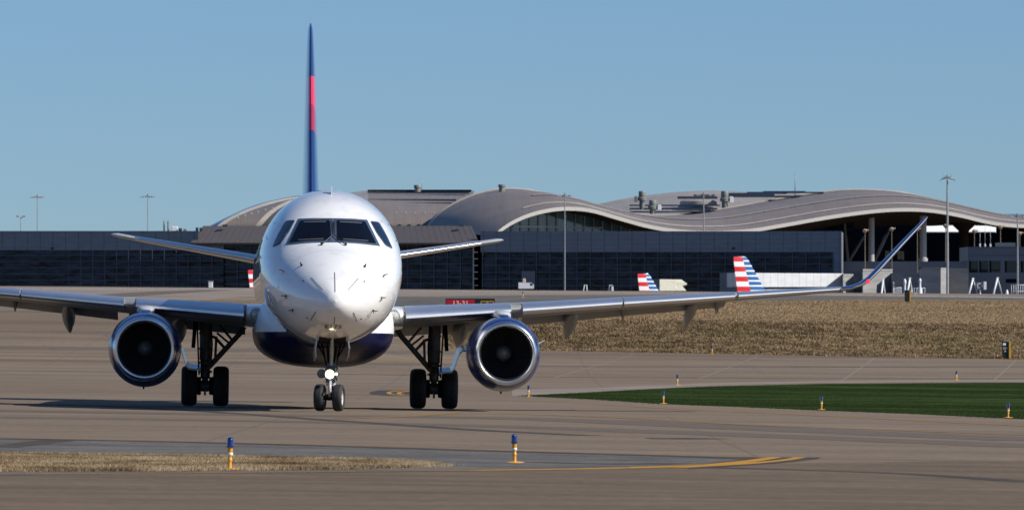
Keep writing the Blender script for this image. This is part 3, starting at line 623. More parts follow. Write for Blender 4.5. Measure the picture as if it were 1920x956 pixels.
# engines
for s in (1, -1):
    C = (s*3.93, 0, 1.27)
    prof = [(.685,5.80),(.715,5.88),(.75,6.05),(.785,6.4),(.80,6.9),(.795,7.5),(.76,8.2),(.70,8.8),(.63,9.25),(.60,9.3)]
    mb = MB(); sq = 1.055
    mb.lathe(prof, C, 'y', 56, squash=sq, cap0=False, cap1=False); ENG = mb.build('engine_nacelle', M_NAVY if False else M_BLUE, JET, auto=60)
    mb = MB(); lip = [(.688,5.815),(.682,5.74),(.668,5.68),(.645,5.635),(.618,5.62),(.592,5.635),(.568,5.68),(.552,5.75),(.545,5.83)]
    mb.lathe(lip, C, 'y', 56, squash=1.03, cap0=False, cap1=False); mb.build('inlet_lip', M_LIP, ENG, auto=0)
    mb = MB().lathe([(.546,5.82),(.56,6.0),(.60,6.35),(.61,6.75)], C, 'y', 48, squash=1.02, cap0=False, cap1=False); mb.build('inlet_duct', M_INLET, ENG, auto=0)
    mb = MB(); nb = 28
    for k in range(nb):
        a = 2*math.pi*k/nb; L = []
        for r_, tw, ch in ((.18, .35, .11), (.4, .75, .12), (.6, 1.05, .13)):
            ca, sa = math.cos(a), math.sin(a); t = Vector((-sa, 0, ca)); q = []
            for u in (-.5, .5): q.append(Vector((C[0]+r_*ca, 6.6, C[2]+r_*sa))+t*(u*ch*math.sin(tw)*1.15)+Vector((0, u*ch*math.cos(tw), 0)))
            L.append(q)
        mb.loft(L, closed=False)
    mb.lathe([(.001, 6.75), (.615, 6.75)], C, 'y', 32, cap0=False, cap1=False); mb.build('fan', M_BLADE, ENG, auto=0)
    mb = MB().lathe([(.002,6.22),(.03,6.235),(.09,6.33),(.145,6.46),(.18,6.6),(.18,6.7)], C, 'y', 28); mb.build('spinner', M_SPIN, ENG, auto=0)
    mb = MB().lathe([(.50,9.2),(.46,9.7),(.36,10.1),(.2,10.5),(.02,10.8)], C, 'y', 28); mb.build('exhaust_core', M_STRUT, ENG)
    # pylon with its pale cap
    L = []
    for y, w_, zb, zt in ((6.35,.02,1.98,2.03),(6.5,.10,1.95,2.08),(6.9,.14,1.9,2.12),(7.6,.15,1.9,2.17),(8.6,.15,1.85,2.2),(10.2,.12,1.75,2.12),(11.3,.03,1.95,2.02)):
        L.append([(C[0]+w_*u, y, zb+(zt-zb)*v) for u, v in ((-1,0),(-1,.75),(-.7,.97),(0,1),(.7,.97),(1,.75),(1,0))])
    MB().loft(L).build('pylon', M_BLUE, ENG, auto=50)
    L = []
    for y, w_, zt in ((7.05,.05,2.13),(7.12,.15,2.17),(7.3,.18,2.205),(7.8,.19,2.23),(8.6,.17,2.25)):
        L.append([(C[0]+w_*u, y, 2.07+(zt-2.07)*v) for u, v in ((-1.05,0),(-1,.6),(-.75,.93),(0,1),(.75,.93),(1,.6),(1.05,0))])
    MB().loft(L).build('pylon_cap', M_WGREY, ENG, auto=50)
    for q, (an, ) in enumerate(((.28,), (math.pi-.28,))):
        if q == (0 if s > 0 else 1):
            mb = MB(); ca, sa = math.cos(an), math.sin(an); p0 = Vector((C[0]+.78*ca, 6.7, C[2]+.78*sa)); o_ = Vector((ca, 0, sa+.12)).normalized()
            mb.loft([[p0+Vector((0,0,.006)), p0-Vector((0,0,.006)), p0+Vector((0,1.0,-.006)), p0+Vector((0,1.0,.006))], [p0+o_*.2+Vector((0,.45,.004)), p0+o_*.2+Vector((0,.45,-.004)), p0+o_*.2+Vector((0,.95,-.004)), p0+o_*.2+Vector((0,.95,.004))]], smooth=False)
            mb.build('nacelle_strake', M_WGREY, ENG)
    mb = MB(); mb.tube([(C[0]-.02, 7.2, C[2]-.83), (C[0]-.02, 7.25, C[2]-.88)], .02, 8); mb.build('drain_mast', M_DARK, ENG)

# vertical fin
def fin_sec(z, le, c, th, n_=18):
    pts = [(u, h) for u, h in AF]; pr = [(th/2*h/.088, le+u*c) for u, h in pts]+[(-th/2*h/.088, le+u*c) for u, h in pts[::-1][1:-1]]
    return [(x, y, z) for x, y in pr]
FINS = [(4.2,23.2,6.4,.47),(4.9,23.7,6.0,.45),(6.5,25.2,4.9,.36),(8.3,26.95,3.6,.26),(9.3,27.95,2.85,.18),(9.62,28.3,2.5,.14),(9.76,28.6,2.1,.07),(9.80,28.9,1.7,.02)]
FIN = MB().loft([fin_sec(*q) for q in FINS]).build('vertical_fin', M_FIN, JET, auto=60)
# tailplane
for s in (1, -1):
    def ts(x):
        t = (x-.3)/4.75; return 25.55+2.85*t, 3.39+.172*x, 2.95-1.6*t, .115-.02*t
    L = [section(x, *ts(x), .17, -.03, s) for x in (.3, 1.2, 2.4, 3.6, 4.5, 4.9)]+[section(5.02, ts(5.02)[0]+.12, ts(5.02)[1], 1.1, .07, .17, -.03, s), section(5.06, ts(5.06)[0]+.3, ts(5.06)[1], .8, .03, .17, -.03, s)]
    T_ = MB().loft(L).build('tailplane', M_WGREY, JET, auto=50)
    L = [[(p[0], p[1]-.01, p[2]) for p in section(x, *ts(x), .17, -.03, s)[7:17]] for x in (.3, 1.2, 2.4, 3.6, 4.45)]
    MB().loft(L, closed=False).build('tailplane_leading_edge', M_ALU, T_, auto=0)

# landing gear
def tyre(mb, c, r, w_, rot=0.0):
    h = w_/2; pf = [(r*.56,-h*.62),(r*.62,-h*.86),(r*.76,-h*1.0),(r*.87,-h*.95),(r*.945,-h*.78),(r*.985,-h*.52),(r*.996,-h*.33),(r*.982,-h*.31),(r*.982,-h*.27),(r*.998,-h*.25),(r,-h*.06),(r*.986,-h*.04),(r*.986,h*.04),(r,h*.06),(r*.998,h*.25),(r*.982,h*.27),(r*.982,h*.31),(r*.996,h*.33),(r*.985,h*.52),(r*.945,h*.78),(r*.87,h*.95),(r*.76,h*1.0),(r*.62,h*.86),(r*.56,h*.62)]
    t = MB().lathe(pf, (0,0,0), 'x', 44, cap0=False, cap1=False); t.transform(Matrix.Translation(Vector(c)) @ Matrix.Rotation(rot, 4, 'Z')); return mb.add(t.v, t.f, 0, True)
def hub(mb, c, r, w_, rot=0.0):
    h = w_/2; t = MB().lathe([(r*.60,-h*.66),(r*.54,-h*.7),(r*.5,-h*.45),(r*.2,-h*.4),(r*.17,-h*.75),(.001,-h*.78)], (0,0,0), 'x', 28, cap0=False); t.lathe([(r*.60,h*.66),(r*.54,h*.7),(r*.5,h*.45),(r*.2,h*.4),(r*.17,h*.75),(.001,h*.78)], (0,0,0), 'x', 28, cap0=False)
    t.lathe([(r*.6,-h*.66),(r*.6,h*.66)], (0,0,0), 'x', 28, cap0=False, cap1=False)
    for k in range(9):
        a = 2*math.pi*k/9
        for sg in (-1, 1): t.tube([(sg*h*.42, r*.36*math.cos(a), r*.36*math.sin(a)), (sg*h*.5, r*.36*math.cos(a), r*.36*math.sin(a))], r*.055, 6)
    t.transform(Matrix.Translation(Vector(c)) @ Matrix.Rotation(rot, 4, 'Z')); return mb.add(t.v, t.f, 0, True)
for s in (1, -1):
    gx = s*2.6; yg = 11.4
    mb = MB(); mb.tube([(gx, yg, .62), (gx, yg, 1.02), (gx, yg-.02, 1.06), (gx, yg-.1, 2.15)], [.105, .115, .135, .14], 16); mb.tube([(gx, yg, .38), (gx, yg, .66)], .07, 12)
    mb.tube([(gx-.36, yg, .455), (gx+.36, yg, .455)], .07, 10); mb.lathe([(.12, -.1), (.13, -.06), (.13, .06), (.12, .1)], (gx, yg, .455), 'x', 12)
    for z in (.78, .98, 1.3, 1.65): mb.lathe([(.14, -.025), (.155, -.015), (.155, .015), (.14, .025)], (gx, yg-.04, z), 'z', 16)
    GEAR = mb.build('main_gear_leg', M_STRUT, JET)
    for dx in (-.36, .36):
        tyre(MB(), (gx+dx, yg, .455), .455, .36).build('tyre', M_TYRE, GEAR, auto=60); hub(MB(), (gx+dx, yg, .455), .455, .36).build('wheel_hub', M_STRUT, GEAR)
        mb = MB(); sg = 1 if dx > 0 else -1; mb.lathe([(.08,-.06),(.2,-.05),(.21,.03),(.19,.06),(.07,.06)], (gx+sg*.15, yg, .455), 'x', 20)
        for k in range(7): a = k*.9; mb.tube([(gx+sg*.09, yg+.15*math.cos(a), .455+.15*math.sin(a)), (gx+sg*.2, yg+.15*math.cos(a), .455+.15*math.sin(a))], .03, 6)
        mb.build('brake_pack', M_DARK, GEAR)
    mb = MB(); i = -s
    mb.tube([(gx+i*.08, yg-.06, .88), (gx+i*.42, yg-.1, 1.26), (gx+i*.78, yg-.15, 1.66), (gx+i*.95, yg-.18, 1.95)], .062, 10)
    mb.tube([(gx+i*.45, yg-.1, 1.30), (gx+i*.22, yg-.1, 1.55), (gx+i*.02, yg-.1, 1.62)], .035, 8); mb.tube([(gx+i*.52, yg-.1, 1.44), (gx+i*.25, yg-.1, 1.66)], .025, 8)
    mb.tube([(gx+i*.22, yg-.12, 1.02), (gx+i*.24, yg-.12, 1.58)], .03, 8); mb.tube([(gx+i*.6, yg-.1, 1.5), (gx+i*.3, yg-.1, 1.85)], .03, 8); mb.build('side_brace', M_STRUT, GEAR)
    mb = MB(); mb.tube([(gx, yg-.14, .92), (gx, yg-.36, .72), (gx, yg-.12, .5)], .035, 6); mb.tube([(gx, yg-.36, .72), (gx+.0, yg-.36, .66)], .05, 6); mb.box((gx, yg-.12, .30), (.05, .06, .12)); mb.build('torque_link', M_STRUT, GEAR)
    mb = MB(); hw = Vector((0, .38, 0)); L = []
    for dx, z in ((.10, .83), (.18, .84), (.38, .86), (.44, .92), (.50, 1.12), (.55, 1.26), (.63, 1.35), (.80, 1.33), (.84, 1.27)):
        p = Vector((gx+s*dx, yg-.05, z)); tl = Vector((-s*.02, 0, .10)); L.append([p-hw, p+hw+tl, p+hw+tl-Vector((0,0,.04)), p-hw-Vector((0,0,.04))])
    mb.loft(L, smooth=False); mb.build('leg_door', M_DOORW, GEAR)
    mb = MB(); mb.tube([(gx+s*.14, yg-.1, .7), (gx+s*.17, yg-.12, 1.3), (gx+s*.2, yg-.1, 1.9)], .022, 6); mb.tube([(gx-s*.13, yg-.16, .95), (gx-s*.15, yg-.16, 1.4), (gx-s*.1, yg-.15, 2.0)], .02, 6); mb.tube([(gx+s*.28, yg-.1, 1.32), (gx+s*.24, yg, 1.95)], .045, 8); mb.build('hydraulic_line', M_DARK, GEAR)
# nose gear
mb = MB(); mb.tube([(0,.02,.62), (0,.05,.98), (0,.1,1.6)], [.085, .09, .10], 16); mb.lathe([(.09,-.08),(.115,-.06),(.115,.06),(.09,.08)], (0,.03,.66), 'z', 16); mb.lathe([(.10,-.05),(.125,-.03),(.125,.03),(.10,.05)], (0,.05,.5+.38), 'z', 16)
NG = mb.build('nose_gear_leg', M_STRUT, JET)
st = -.20; ax = Matrix.Rotation(st, 3, 'Z')
mb = MB(); mb.tube([(0,0,.28), (0,.02,.68)], .045, 14); mb.build('piston', M_CHROME, NG); MB().lathe([(.088,-.07),(.10,-.06),(.10,.07),(.088,.08)], (0,.02,.60), 'z', 16).build('collar', M_STEELW, NG)
for dx in (-.195, .195):
    c = ax @ Vector((dx, 0, 0)); tyre(MB(), (c.x-.03, c.y, .28), .28, .205, st).build('tyre', M_TYRE, NG, auto=60); hub(MB(), (c.x-.03, c.y, .28), .28, .205, st).build('wheel_hub', M_HUB, NG)
mb = MB(); a_, b_ = ax @ Vector((-.2,0,0)), ax @ Vector((.2,0,0)); mb.tube([(a_.x-.03, a_.y, .28), (b_.x-.03, b_.y, .28)], .05, 10); mb.lathe([(.06,-.07),(.075,0),(.06,.07)], (-.02,-.02,.29), 'z', 10); mb.build('axle', M_DARK, NG)
mb = MB(); mb.tube([(-.02,-.1,.62), (-.03,-.27,.46), (-.02,-.08,.3)], [.03,.035,.03], 6); mb.build('torque_link', M_STEELW, NG)
mb = MB(); mb.lathe([(.03,.10),(.075,.06),(.094,.0),(.094,-.02)], (-.035,-.26,.765), 'y', 22, cap1=False); mb.build('lamp_housing', M_DARK, NG); mb = MB(); mb.lathe([(.094,-.022),(.001,-.037)], (-.035,-.26,.765), 'y', 22, cap0=False, cap1=False); mb.build('taxi_light', M_LAMP, NG)
mb = MB(); mb.lathe([(.02,.12),(.08,.07),(.092,0),(.095,-.02)], (-.20,-.1,.775), 'y', 22, cap1=False); mb.lathe([(.088,-.012),(.001,-.02)], (-.20,-.1,.775), 'y', 22, cap0=False, cap1=False); mb.box((-.13,-.06,.80),(.16,.05,.05)); mb.build('unlit_lamp', mat('lamp_glass_grey', (.13,.13,.13), .15, var=(60.0,.6,1.4)), NG)
mb = MB(); mb.lathe([(.02,.06),(.03,.0),(.001,-.01)], (.105,-.13,.77), 'y', 14); mb.build('small_lamp', M_LAMP2, NG)
mb = MB(); mb.box((.10,-.06,.77),(.16,.05,.05)); mb.tube([(.13,-.1,.84), (.14,-.1,.92)], .035, 10); mb.tube([(.12,-.1,.70), (.13,-.1,.64)], .035, 10); mb.tube([(.08,-.08,.95),(.12,-.05,1.3)], .02, 6); mb.build('lamp_bracket', M_STRUT, NG)
mb = MB(); mb.tube([(0,-.02,.95), (0,-.35,1.28), (0,-.6,1.5)], [.03,.045,.03], 8); mb.build('drag_brace', M_STEELW, NG)
mb = MB()
for q in (-1, 1): mb.tube([(q*.1,.06,.95),(q*.2,.25,1.42)], .02, 6); mb.tube([(q*.06,.0,1.0),(q*.09,-.2,1.35)], .022, 6); mb.tube([(q*.14,0,1.12),(q*.3,.1,1.42)], .015, 6)
mb.box((0, .15, 1.2), (.17, .2, .2), bev=.02); mb.build('gear_linkage', M_DARK, NG)
for q in (-1, 1):
    mb = MB(); mb.loft([[(q*.30,-1.0,1.52),(q*.33,-1.0,1.52),(q*.33,.9,1.44),(q*.30,.9,1.44)],[(q*.335,-.95,1.3),(q*.365,-.95,1.3),(q*.365,.9,1.2),(q*.335,.9,1.2)],[(q*.32,-.7,1.12),(q*.345,-.7,1.12),(q*.345,.8,1.04),(q*.32,.8,1.04)]], smooth=False); mb.build('nose_gear_door', M_DOORW, NG)
mb = MB()
W = []
for y in (-.9, -.3, .3, 1.2): 
    tp, bt, w_, zm = fparam(y+2.6); W.append([(-.28, y, bt-.004), (.28, y, bt-.004), (.28, y, bt+.03), (-.28, y, bt+.03)])
mb.loft(W, smooth=False); mb.build('bay_shade_plate', M_DARK, NG)  # dark plate on the belly stands in for the shaded bay opening
# ------------------------------------------------------------------ the terminal, about a kilometre away
def hd(px): return 1088+.1*(px-960)               # front line of the hall
def fac(px): return 1080-.35*(px-960)*1080/F          # the long front turns slightly towards the camera at the right
def PF(px, py, dd=0.0): return P(px, py, fac(px)+dd)
n = NT('facade_panels', rough=.5)
x, y, z = n.xyz()
j = n.math('MAXIMUM', n.line(x, 2.55, .11, 1000.0), n.math('MULTIPLY', n.line(z, .9, .07, 1000.0), .5))
c = n.mix(1.0, (.135, .17, .21), n.ramp(n.noise((.4, .4, 1.1), 3), [(.3, .9), (.7, 1.1)]), 'MULTIPLY')
n.base(n.mix(n.math('MULTIPLY', j, .7), c, (.02, .022, .028))); M_PANEL = n.m
n = NT('curtain_glass', (.006, .010, .018), .05, Specular_IOR_Level=.22)
n.base(n.ramp(n.noise((.3, .3, .9), 3, .6), [(.38, (.002, .003, .007)), (.52, (.012, .021, .042)), (.7, (.03, .043, .07))]))  # blotches in the colour stand in for wavy reflections
n.bump(n.noise((.35, .35, .8), 2, .5), .25, .25); M_CURT = n.m
n = NT('clerestory_glass', (.03, .055, .06), .08, Specular_IOR_Level=.5)
n.base(n.ramp(n.noise((.25, .3, .12), 3), [(.35, (.035, .065, .075)), (.55, (.085, .14, .15)), (.72, (.15, .22, .225))])); M_CLER = n.m  # panes brightened in colour for the daylit hall behind them
M_MULL = mat('mullion_metal', (.06, .08, .11), .5); M_MULLW = mat('pale_mullion_metal', (.34, .36, .36), .5)
def roof_mat(name, col, per=.6):
    n = NT(name, rough=.5)
    x, y, z = n.xyz()
    c = n.mix(1.0, col, n.ramp(n.noise((.03, .1, .1), 5), [(.3, .88), (.7, 1.1)]), 'MULTIPLY')
    c = n.mix(1.0, c, n.ramp(n.noise((.9, .05, .3), 3), [(.3, .92), (.7, 1.06)]), 'MULTIPLY')
    n.base(n.mix(n.math('MULTIPLY', n.line(x, per, per*.12, 1000.0), .22), c, (.05, .048, .05))); return n.m
M_ROOF = roof_mat('standing_seam_roof', (.185, .155, .136)); M_ROOFL = roof_mat('pale_roof_membrane', (.27, .245, .225)); M_ROOFD = mat('dark_eave_roof', (.085, .073, .070), .55)
M_CREAM = mat('cream_roof_edge', (.42, .37, .30), .6, var=(.3, .85, 1.1)); M_SKYL = mat('dark_blue_roof_step', (.018, .03, .055), .25, Coat_Weight=.5)
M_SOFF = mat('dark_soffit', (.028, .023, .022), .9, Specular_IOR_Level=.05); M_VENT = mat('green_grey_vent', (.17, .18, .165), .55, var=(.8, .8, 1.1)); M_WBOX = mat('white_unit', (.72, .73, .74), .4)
M_CONC = mat('weathered_concrete', (.27, .27, .265), .85, var=((.25, .25, 1.1), .78, 1.15)); M_CONCB = mat('grey_blue_cladding', (.125, .145, .175), .7, var=(.25, .88, 1.08))
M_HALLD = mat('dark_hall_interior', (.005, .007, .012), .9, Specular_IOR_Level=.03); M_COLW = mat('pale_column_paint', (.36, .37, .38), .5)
M_ROOFW = mat('bright_white_roof', (.86, .86, .85), .6); M_TANL = mat('tan_lamp_head', (.30, .215, .14), .6); M_POLE = mat('galvanised_pole', (.30, .315, .32), .5, .3); M_POLEB = mat('brown_pole', (.17, .13, .09), .6)

def thing(name, label, cat, loc, group=None): return empty(name, loc, 0, label, cat, group)
def child(o, par):
    """hang a mesh built in world coordinates under a thing that stands elsewhere"""
    o.parent = par; o.matrix_parent_inverse = Matrix.Translation(-par.location); return o
def wall(mb, px0, px1, pt, pb, depth=.6, dd=0.0, D=None, mi=0):
    f = (lambda q: fac(q)+dd) if D is None else (lambda q: D-.035*(q-1815))
    a = [P(px0, pt, f(px0)), P(px1, pt, f(px1)), P(px1, pb, f(px1)), P(px0, pb, f(px0))]
    return mb.loft([a, [p+Vector((0, depth, 0)) for p in a]], smooth=False, mi=mi)
def mullions(px0, px1, pt, pb, nx_, rows, wd=.13, dd=-.12):
    mb = MB()
    for i in range(nx_+1):
        q = px0+(px1-px0)*i/nx_; a, b = PF(q, pt, dd), PF(q, pb, dd); mb.box((a+b)/2, (wd, .12, a.z-b.z))
    for r_ in rows:
        a, b = PF(px0, r_, dd), PF(px1, r_, dd); an = math.atan2(b.y-a.y, b.x-a.x); mb.box((a+b)/2, ((b-a).length, .1, wd*.75), an)
    return mb
GZ = 560      # wall feet run below the crest of the apron, out of sight
# concourse: long low block in front of the hall
CON = thing('concourse_building', 'long low grey concourse with a panelled top band over dark glass', 'building', PF(960, 545))
mb = MB(); wall(mb, -900, 372, 433, 469); wall(mb, 372, 420, 456, 469); child(mb.build('upper_wall', M_PANEL), CON)
mb = MB(); wall(mb, 901, 1580, 433.5, 472.5); wall(mb, 1562, 1580, 472, 512); wall(mb, 1385, 1580, 511.5, GZ, .6, .05); child(mb.build('upper_wall', M_PANEL), CON)
mb = MB(); a = [P(1578, 436, fac(1580)-.1), P(1581, 436, fac(1580)-.1), P(1581, GZ, fac(1580)-.1), P(1578, GZ, fac(1580)-.1)]; mb.loft([a, [p+Vector((.2, 26, 0)) for p in a]], smooth=False); child(mb.build('end_wall', mat('pale_end_wall', (.42, .42, .42), .6)), CON)
mb = MB(); wall(mb, -900, 372, 433.2, 433.9, 24, .7); wall(mb, 912, 1577, 434.2, 435.2, 24, .7); child(mb.build('flat_roof', M_ROOF), CON)
for a, b, t in ((-900, 420, 469), (420, 888, 455), (903, 1562, 472)):
    mb = MB(); wall(mb, a, b, t, GZ, .3, .15); child(mb.build('glass_wall', M_CURT), CON)
child(mullions(-900, 420, 469, GZ, 59, (480, 491, 503, 514.5, 526, 537)).build('mullion_grid', M_MULL), CON)
child(mullions(420, 888, 455, GZ, 19, (470, 483, 495, 508, 520, 532)).build('mullion_grid', M_MULL), CON)
child(mullions(905, 1562, 472, GZ, 26, (483.5, 496, 510, 522.5, 535)).build('mullion_grid', M_MULL), CON)
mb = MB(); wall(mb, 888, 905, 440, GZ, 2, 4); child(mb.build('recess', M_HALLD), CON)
mb = MB()
for k in range(6): wall(mb, 889, 896, 472+k*12.4, 473.6+k*12.4, 1.2, -.2)
wall(mb, 886.5, 888.6, 457, GZ, .8, -.4); child(mb.build('ladder_ledge', M_COLW), CON)
# ribbed eave roof over the middle of the concourse
E0 = [PF(356, 456, -2), PF(899, 456, -2), PF(884, 423.5, 9), PF(381, 423.5, 9)]
mb = MB().loft([E0, [p+Vector((0, .5, -.35)) for p in E0]], smooth=False); child(mb.build('eave_roof', M_ROOFD), CON)
mb = MB(); 
for k in range(46):
    t = (k+.5)/46; a = E0[0].lerp(E0[1], t); b = E0[3].lerp(E0[2], t); mb.tube([a+Vector((0,-.01,.01)), b+Vector((0,-.01,.01))], .035, 4)
child(mb.build('roof_seam', M_ROOFD), CON)
mb = MB(); wall(mb, 356, 899, 455.2, 457.5, .4, -2.2); child(mb.build('eave_edge', mat('eave_trim', (.10, .095, .09), .6)), CON)
for q, (a, b, t, bt, m_) in enumerate(((322,333,424.5,433.5,M_WBOX),(335,341,428,433.5,M_SKYL),(344,350,429,433.5,M_VENT),(367,372,426.5,433.5,M_SKYL),(374,380,427,433.5,M_SKYL),(306.5,308.5,415,433.5,M_VENT),(314,316.5,415,433.5,M_VENT),(417,427,421,424.5,M_SKYL),(860,870,421.5,424.5,M_SKYL))):
    a_, b_ = PF(a, t, 6), PF(b, bt, 6); mb = MB(); mb.box((a_+b_)/2, (b_.x-a_.x, 1.2, a_.z-b_.z), bev=.08)
    if t == 415: mb.lathe([((b_.x-a_.x)*.62, -.4), ((b_.x-a_.x)*.1, 0.3)], (a_+(b_-a_)*.5)+Vector((0,0,(a_.z-b_.z)*.5)), 'z', 8)
    child(mb.build('roof_unit', m_), CON)
mb = MB()
for q in (98, 1375): a_ = PF(q, 465.5, -.35); mb.box(a_, (.5, .5, .3), bev=.05)
child(mb.build('wall_lamp', M_HALLD), CON)
# T2 board on the glass
mb = MB(); wall(mb, 978, 1003.5, 508, 541, .3, -.5); TB = child(mb.build('gate_board', M_CONCB), CON)
tv, tf = text_mesh('T2', 1.25); c = PF(991, 515.5, -.58); mb = MB().add([(c.x+v[0]*1.0, c.y-.35*v[0], c.z+v[1]*1.05) for v in tv], tf); o = mb.build('gate_lettering', M_COLW, None, auto=0); o.parent = TB; o.matrix_parent_inverse = TB.matrix_world.inverted() if False else Matrix.Translation(-CON.location)

# hall with the rolling roof
HALL = thing('terminal_hall', 'tall terminal hall under a grey rolling wave roof', 'building', P(1300, 545, 1130))
FE = [(912,455),(945,425),(985,404),(1030,392),(1070,389),(1110,393),(1160,407),(1215,422),(1270,431),(1330,434),(1400,431),(1470,420),(1550,406),(1630,395),(1690,391),(1745,393),(1800,402),(1850,414),(1890,420),(1940,422),(2010,420)]
BE = [(800,425),(818,402),(850,381),(885,366),(920,357),(955,354),(1000,358),(1060,374),(1130,392),(1200,402),(1270,403),(1340,394),(1420,380),(1500,366),(1570,357),(1630,356),(1690,361),(1760,376),(1830,394),(1890,410),(1960,417)]
fe, be = smooth_pts(FE, 120), smooth_pts(BE, 120)
def rail(t, i, lift=0.0):
    a, b = fe[i], be[i]; d = hd(a[0]); q = P(a[0], a[1], d); r_ = P(b[0], b[1], d+52); p = q.lerp(r_, t); return p+Vector((0, 0, lift))
RL = [(0, 0), (.10, .35), (.24, .45), (.40, 1.05), (.60, .95), (.80, .55), (.93, .15), (1.0, 0)]
mb = MB().loft([[rail(t, i, l) for i in range(120)] for t, l in RL], closed=False); child(mb.build('wave_roof', M_ROOF, auto=0), HALL)
def roof_line(t0, t1, l, up, i0=0, i1=120):
    mb = MB(); mb.loft([[rail(t0, i, l+up) for i in range(i0, i1)], [rail((t0+t1)/2, i, l+up+.12) for i in range(i0, i1)], [rail(t1, i, l+up) for i in range(i0, i1)]], closed=False); return mb
child(roof_line(.955, 1.0, .05, .10).build('roof_edge_strip', M_CREAM, auto=0), HALL)
child(roof_line(.385, .415, 1.05, .08, 22, 116).build('roof_ridge_strip', M_ROOFL, auto=0), HALL)
child(roof_line(.135, .15, .40, .10, 14, 116).build('roof_ridge_strip', M_CREAM, auto=0), HALL)
mb = MB(); mb.loft([[rail(0, i, .12) for i in range(120)], [rail(0, i, .12)+Vector((0,-.3,0)) for i in range(120)], [rail(0, i, -.62)+Vector((0,-.3,0)) for i in range(120)], [rail(0, i, -.62)+Vector((0,.1,0)) for i in range(120)]], closed=False, smooth=False); child(mb.build('roof_fascia', mat('fascia_metal', (.36, .345, .32), .5), auto=0), HALL)
GT = [(905,458),(930,440),(960,422),(1000,404),(1040,397),(1070,399),(1110,408),(1150,419.5),(1190,431),(1215,437),(1250,445)]
def sback(i):
    q, y_ = fe[i]; g_ = float(np.interp(q, [p[0] for p in GT], [p[1] for p in GT])) if q < 1240 else y_+float(np.interp(q, [1240,1640,1745,1800,1850,2010], [24,32,31,21,9,9]))
    return P(q, max(g_, y_+2), hd(q)+(10 if q < 1240 else 46))
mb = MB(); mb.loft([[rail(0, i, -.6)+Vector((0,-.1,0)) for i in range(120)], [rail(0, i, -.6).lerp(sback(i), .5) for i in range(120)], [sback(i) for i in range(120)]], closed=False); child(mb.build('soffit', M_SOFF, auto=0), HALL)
tp = [P(q[0], q[1]-.6, hd(q[0])+9.6) for q in interp_pts(GT, 60)]
bt = [Vector((p.x, p.y, P(960, 449, p.y).z)) for p in tp]
tp = [Vector((a.x, a.y, max(a.z, b.z+.02))) for a, b in zip(tp, bt)]
child(MB().loft([tp, bt], closed=False, smooth=False).build('clerestory', M_CLER, auto=0), HALL)
mb = MB()
for q in range(943, 1200, 17):
    t = np.interp(q, [p[0] for p in GT], [p[1] for p in GT]); d = hd(q)+9.3; a, b = P(q, t, d), P(q, 449, d)
    if a.z > b.z: mb.box((a+b)/2, (.17, .2, a.z-b.z))
child(mb.build('clerestory_mullion', M_MULLW), HALL); mb = MB()
for x0, x1, y_ in ((962, 1130, 425.5),):
    a, b = P(x0, y_, hd(x0)+9.1), P(x1, y_+.8, hd(x1)+9.1); an = math.atan2(b.y-a.y, b.x-a.x); mb.box((a+b)/2, ((b-a).length, .2, .25), an)
child(mb.build('clerestory_rail', M_MULLW), HALL)
# gloom below the second wave, put into the near-black colour of the back walls
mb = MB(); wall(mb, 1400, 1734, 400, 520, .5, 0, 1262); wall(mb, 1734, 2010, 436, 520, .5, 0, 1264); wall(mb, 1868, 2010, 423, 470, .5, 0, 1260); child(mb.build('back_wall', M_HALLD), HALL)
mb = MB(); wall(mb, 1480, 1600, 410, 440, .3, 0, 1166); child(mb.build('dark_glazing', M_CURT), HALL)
mb = MB()
for q, d in ((1634, 1170), (1731, 1178)): child(MB().tube([P(q, 520, d), P(q, 400, d)], .62 if q < 1700 else .72, 14).build('column', M_COLW), HALL)
child(MB().tube([P(1731, 490, 1178), P(1731, 484, 1178)], .95, 14).build('column_base', M_COLW), HALL)
M_BRACE = mat('dull_brace_metal', (.12, .125, .135), .6)
for (a, b) in (((1575,412),(1572,412)), ((1583,410),(1590,490)), ((1622,440),(1592,490)), ((1660,440),(1645,478)), ((1668,430),(1640,490))):
    child(MB().tube([P(a[0], a[1], 1174), P(b[0], b[1], 1174)], .28, 8).build('brace', M_BRACE), HALL)
mb = MB(); q = P(1807, 424, 1205); mb.loft([[P(1807, 418, 1205)+Vector((r_*math.cos(a), r_*math.sin(a), 0)) for a in np.linspace(0, 6.28, 14, endpoint=False)] for r_ in (2.6,)]+[[P(1807, y_, 1205)+Vector((r_*math.cos(a), r_*math.sin(a), 0)) for a in np.linspace(0, 6.28, 14, endpoint=False)] for y_, r_ in ((424, 2.2), (432, 1.2), (437, 1.0), (500, 1.0))]); child(mb.build('flared_column', M_SOFF), HALL)
for q, t, wd_, m_ in ((1660, 470, 7, 'tan'), (1683, 470, 6, 'tan'), (1690, 471, 5, 'tan')):
    mb = MB(); a, b = P(q, t, 1215), P(q+wd_, t+14, 1215); mb.box((a+b)/2, (b.x-a.x, .4, a.z-b.z)); mb.box((a+b)/2+Vector((0,-.25,-.9)), (.9*(b.x-a.x), .2, .3)); child(mb.build('interior_panel', M_CREAM), HALL)
mb = MB(); wall(mb, 1581, 1815, 490, 517, 8, 0, 1083); child(mb.build('base_wall', M_CONCB), HALL)
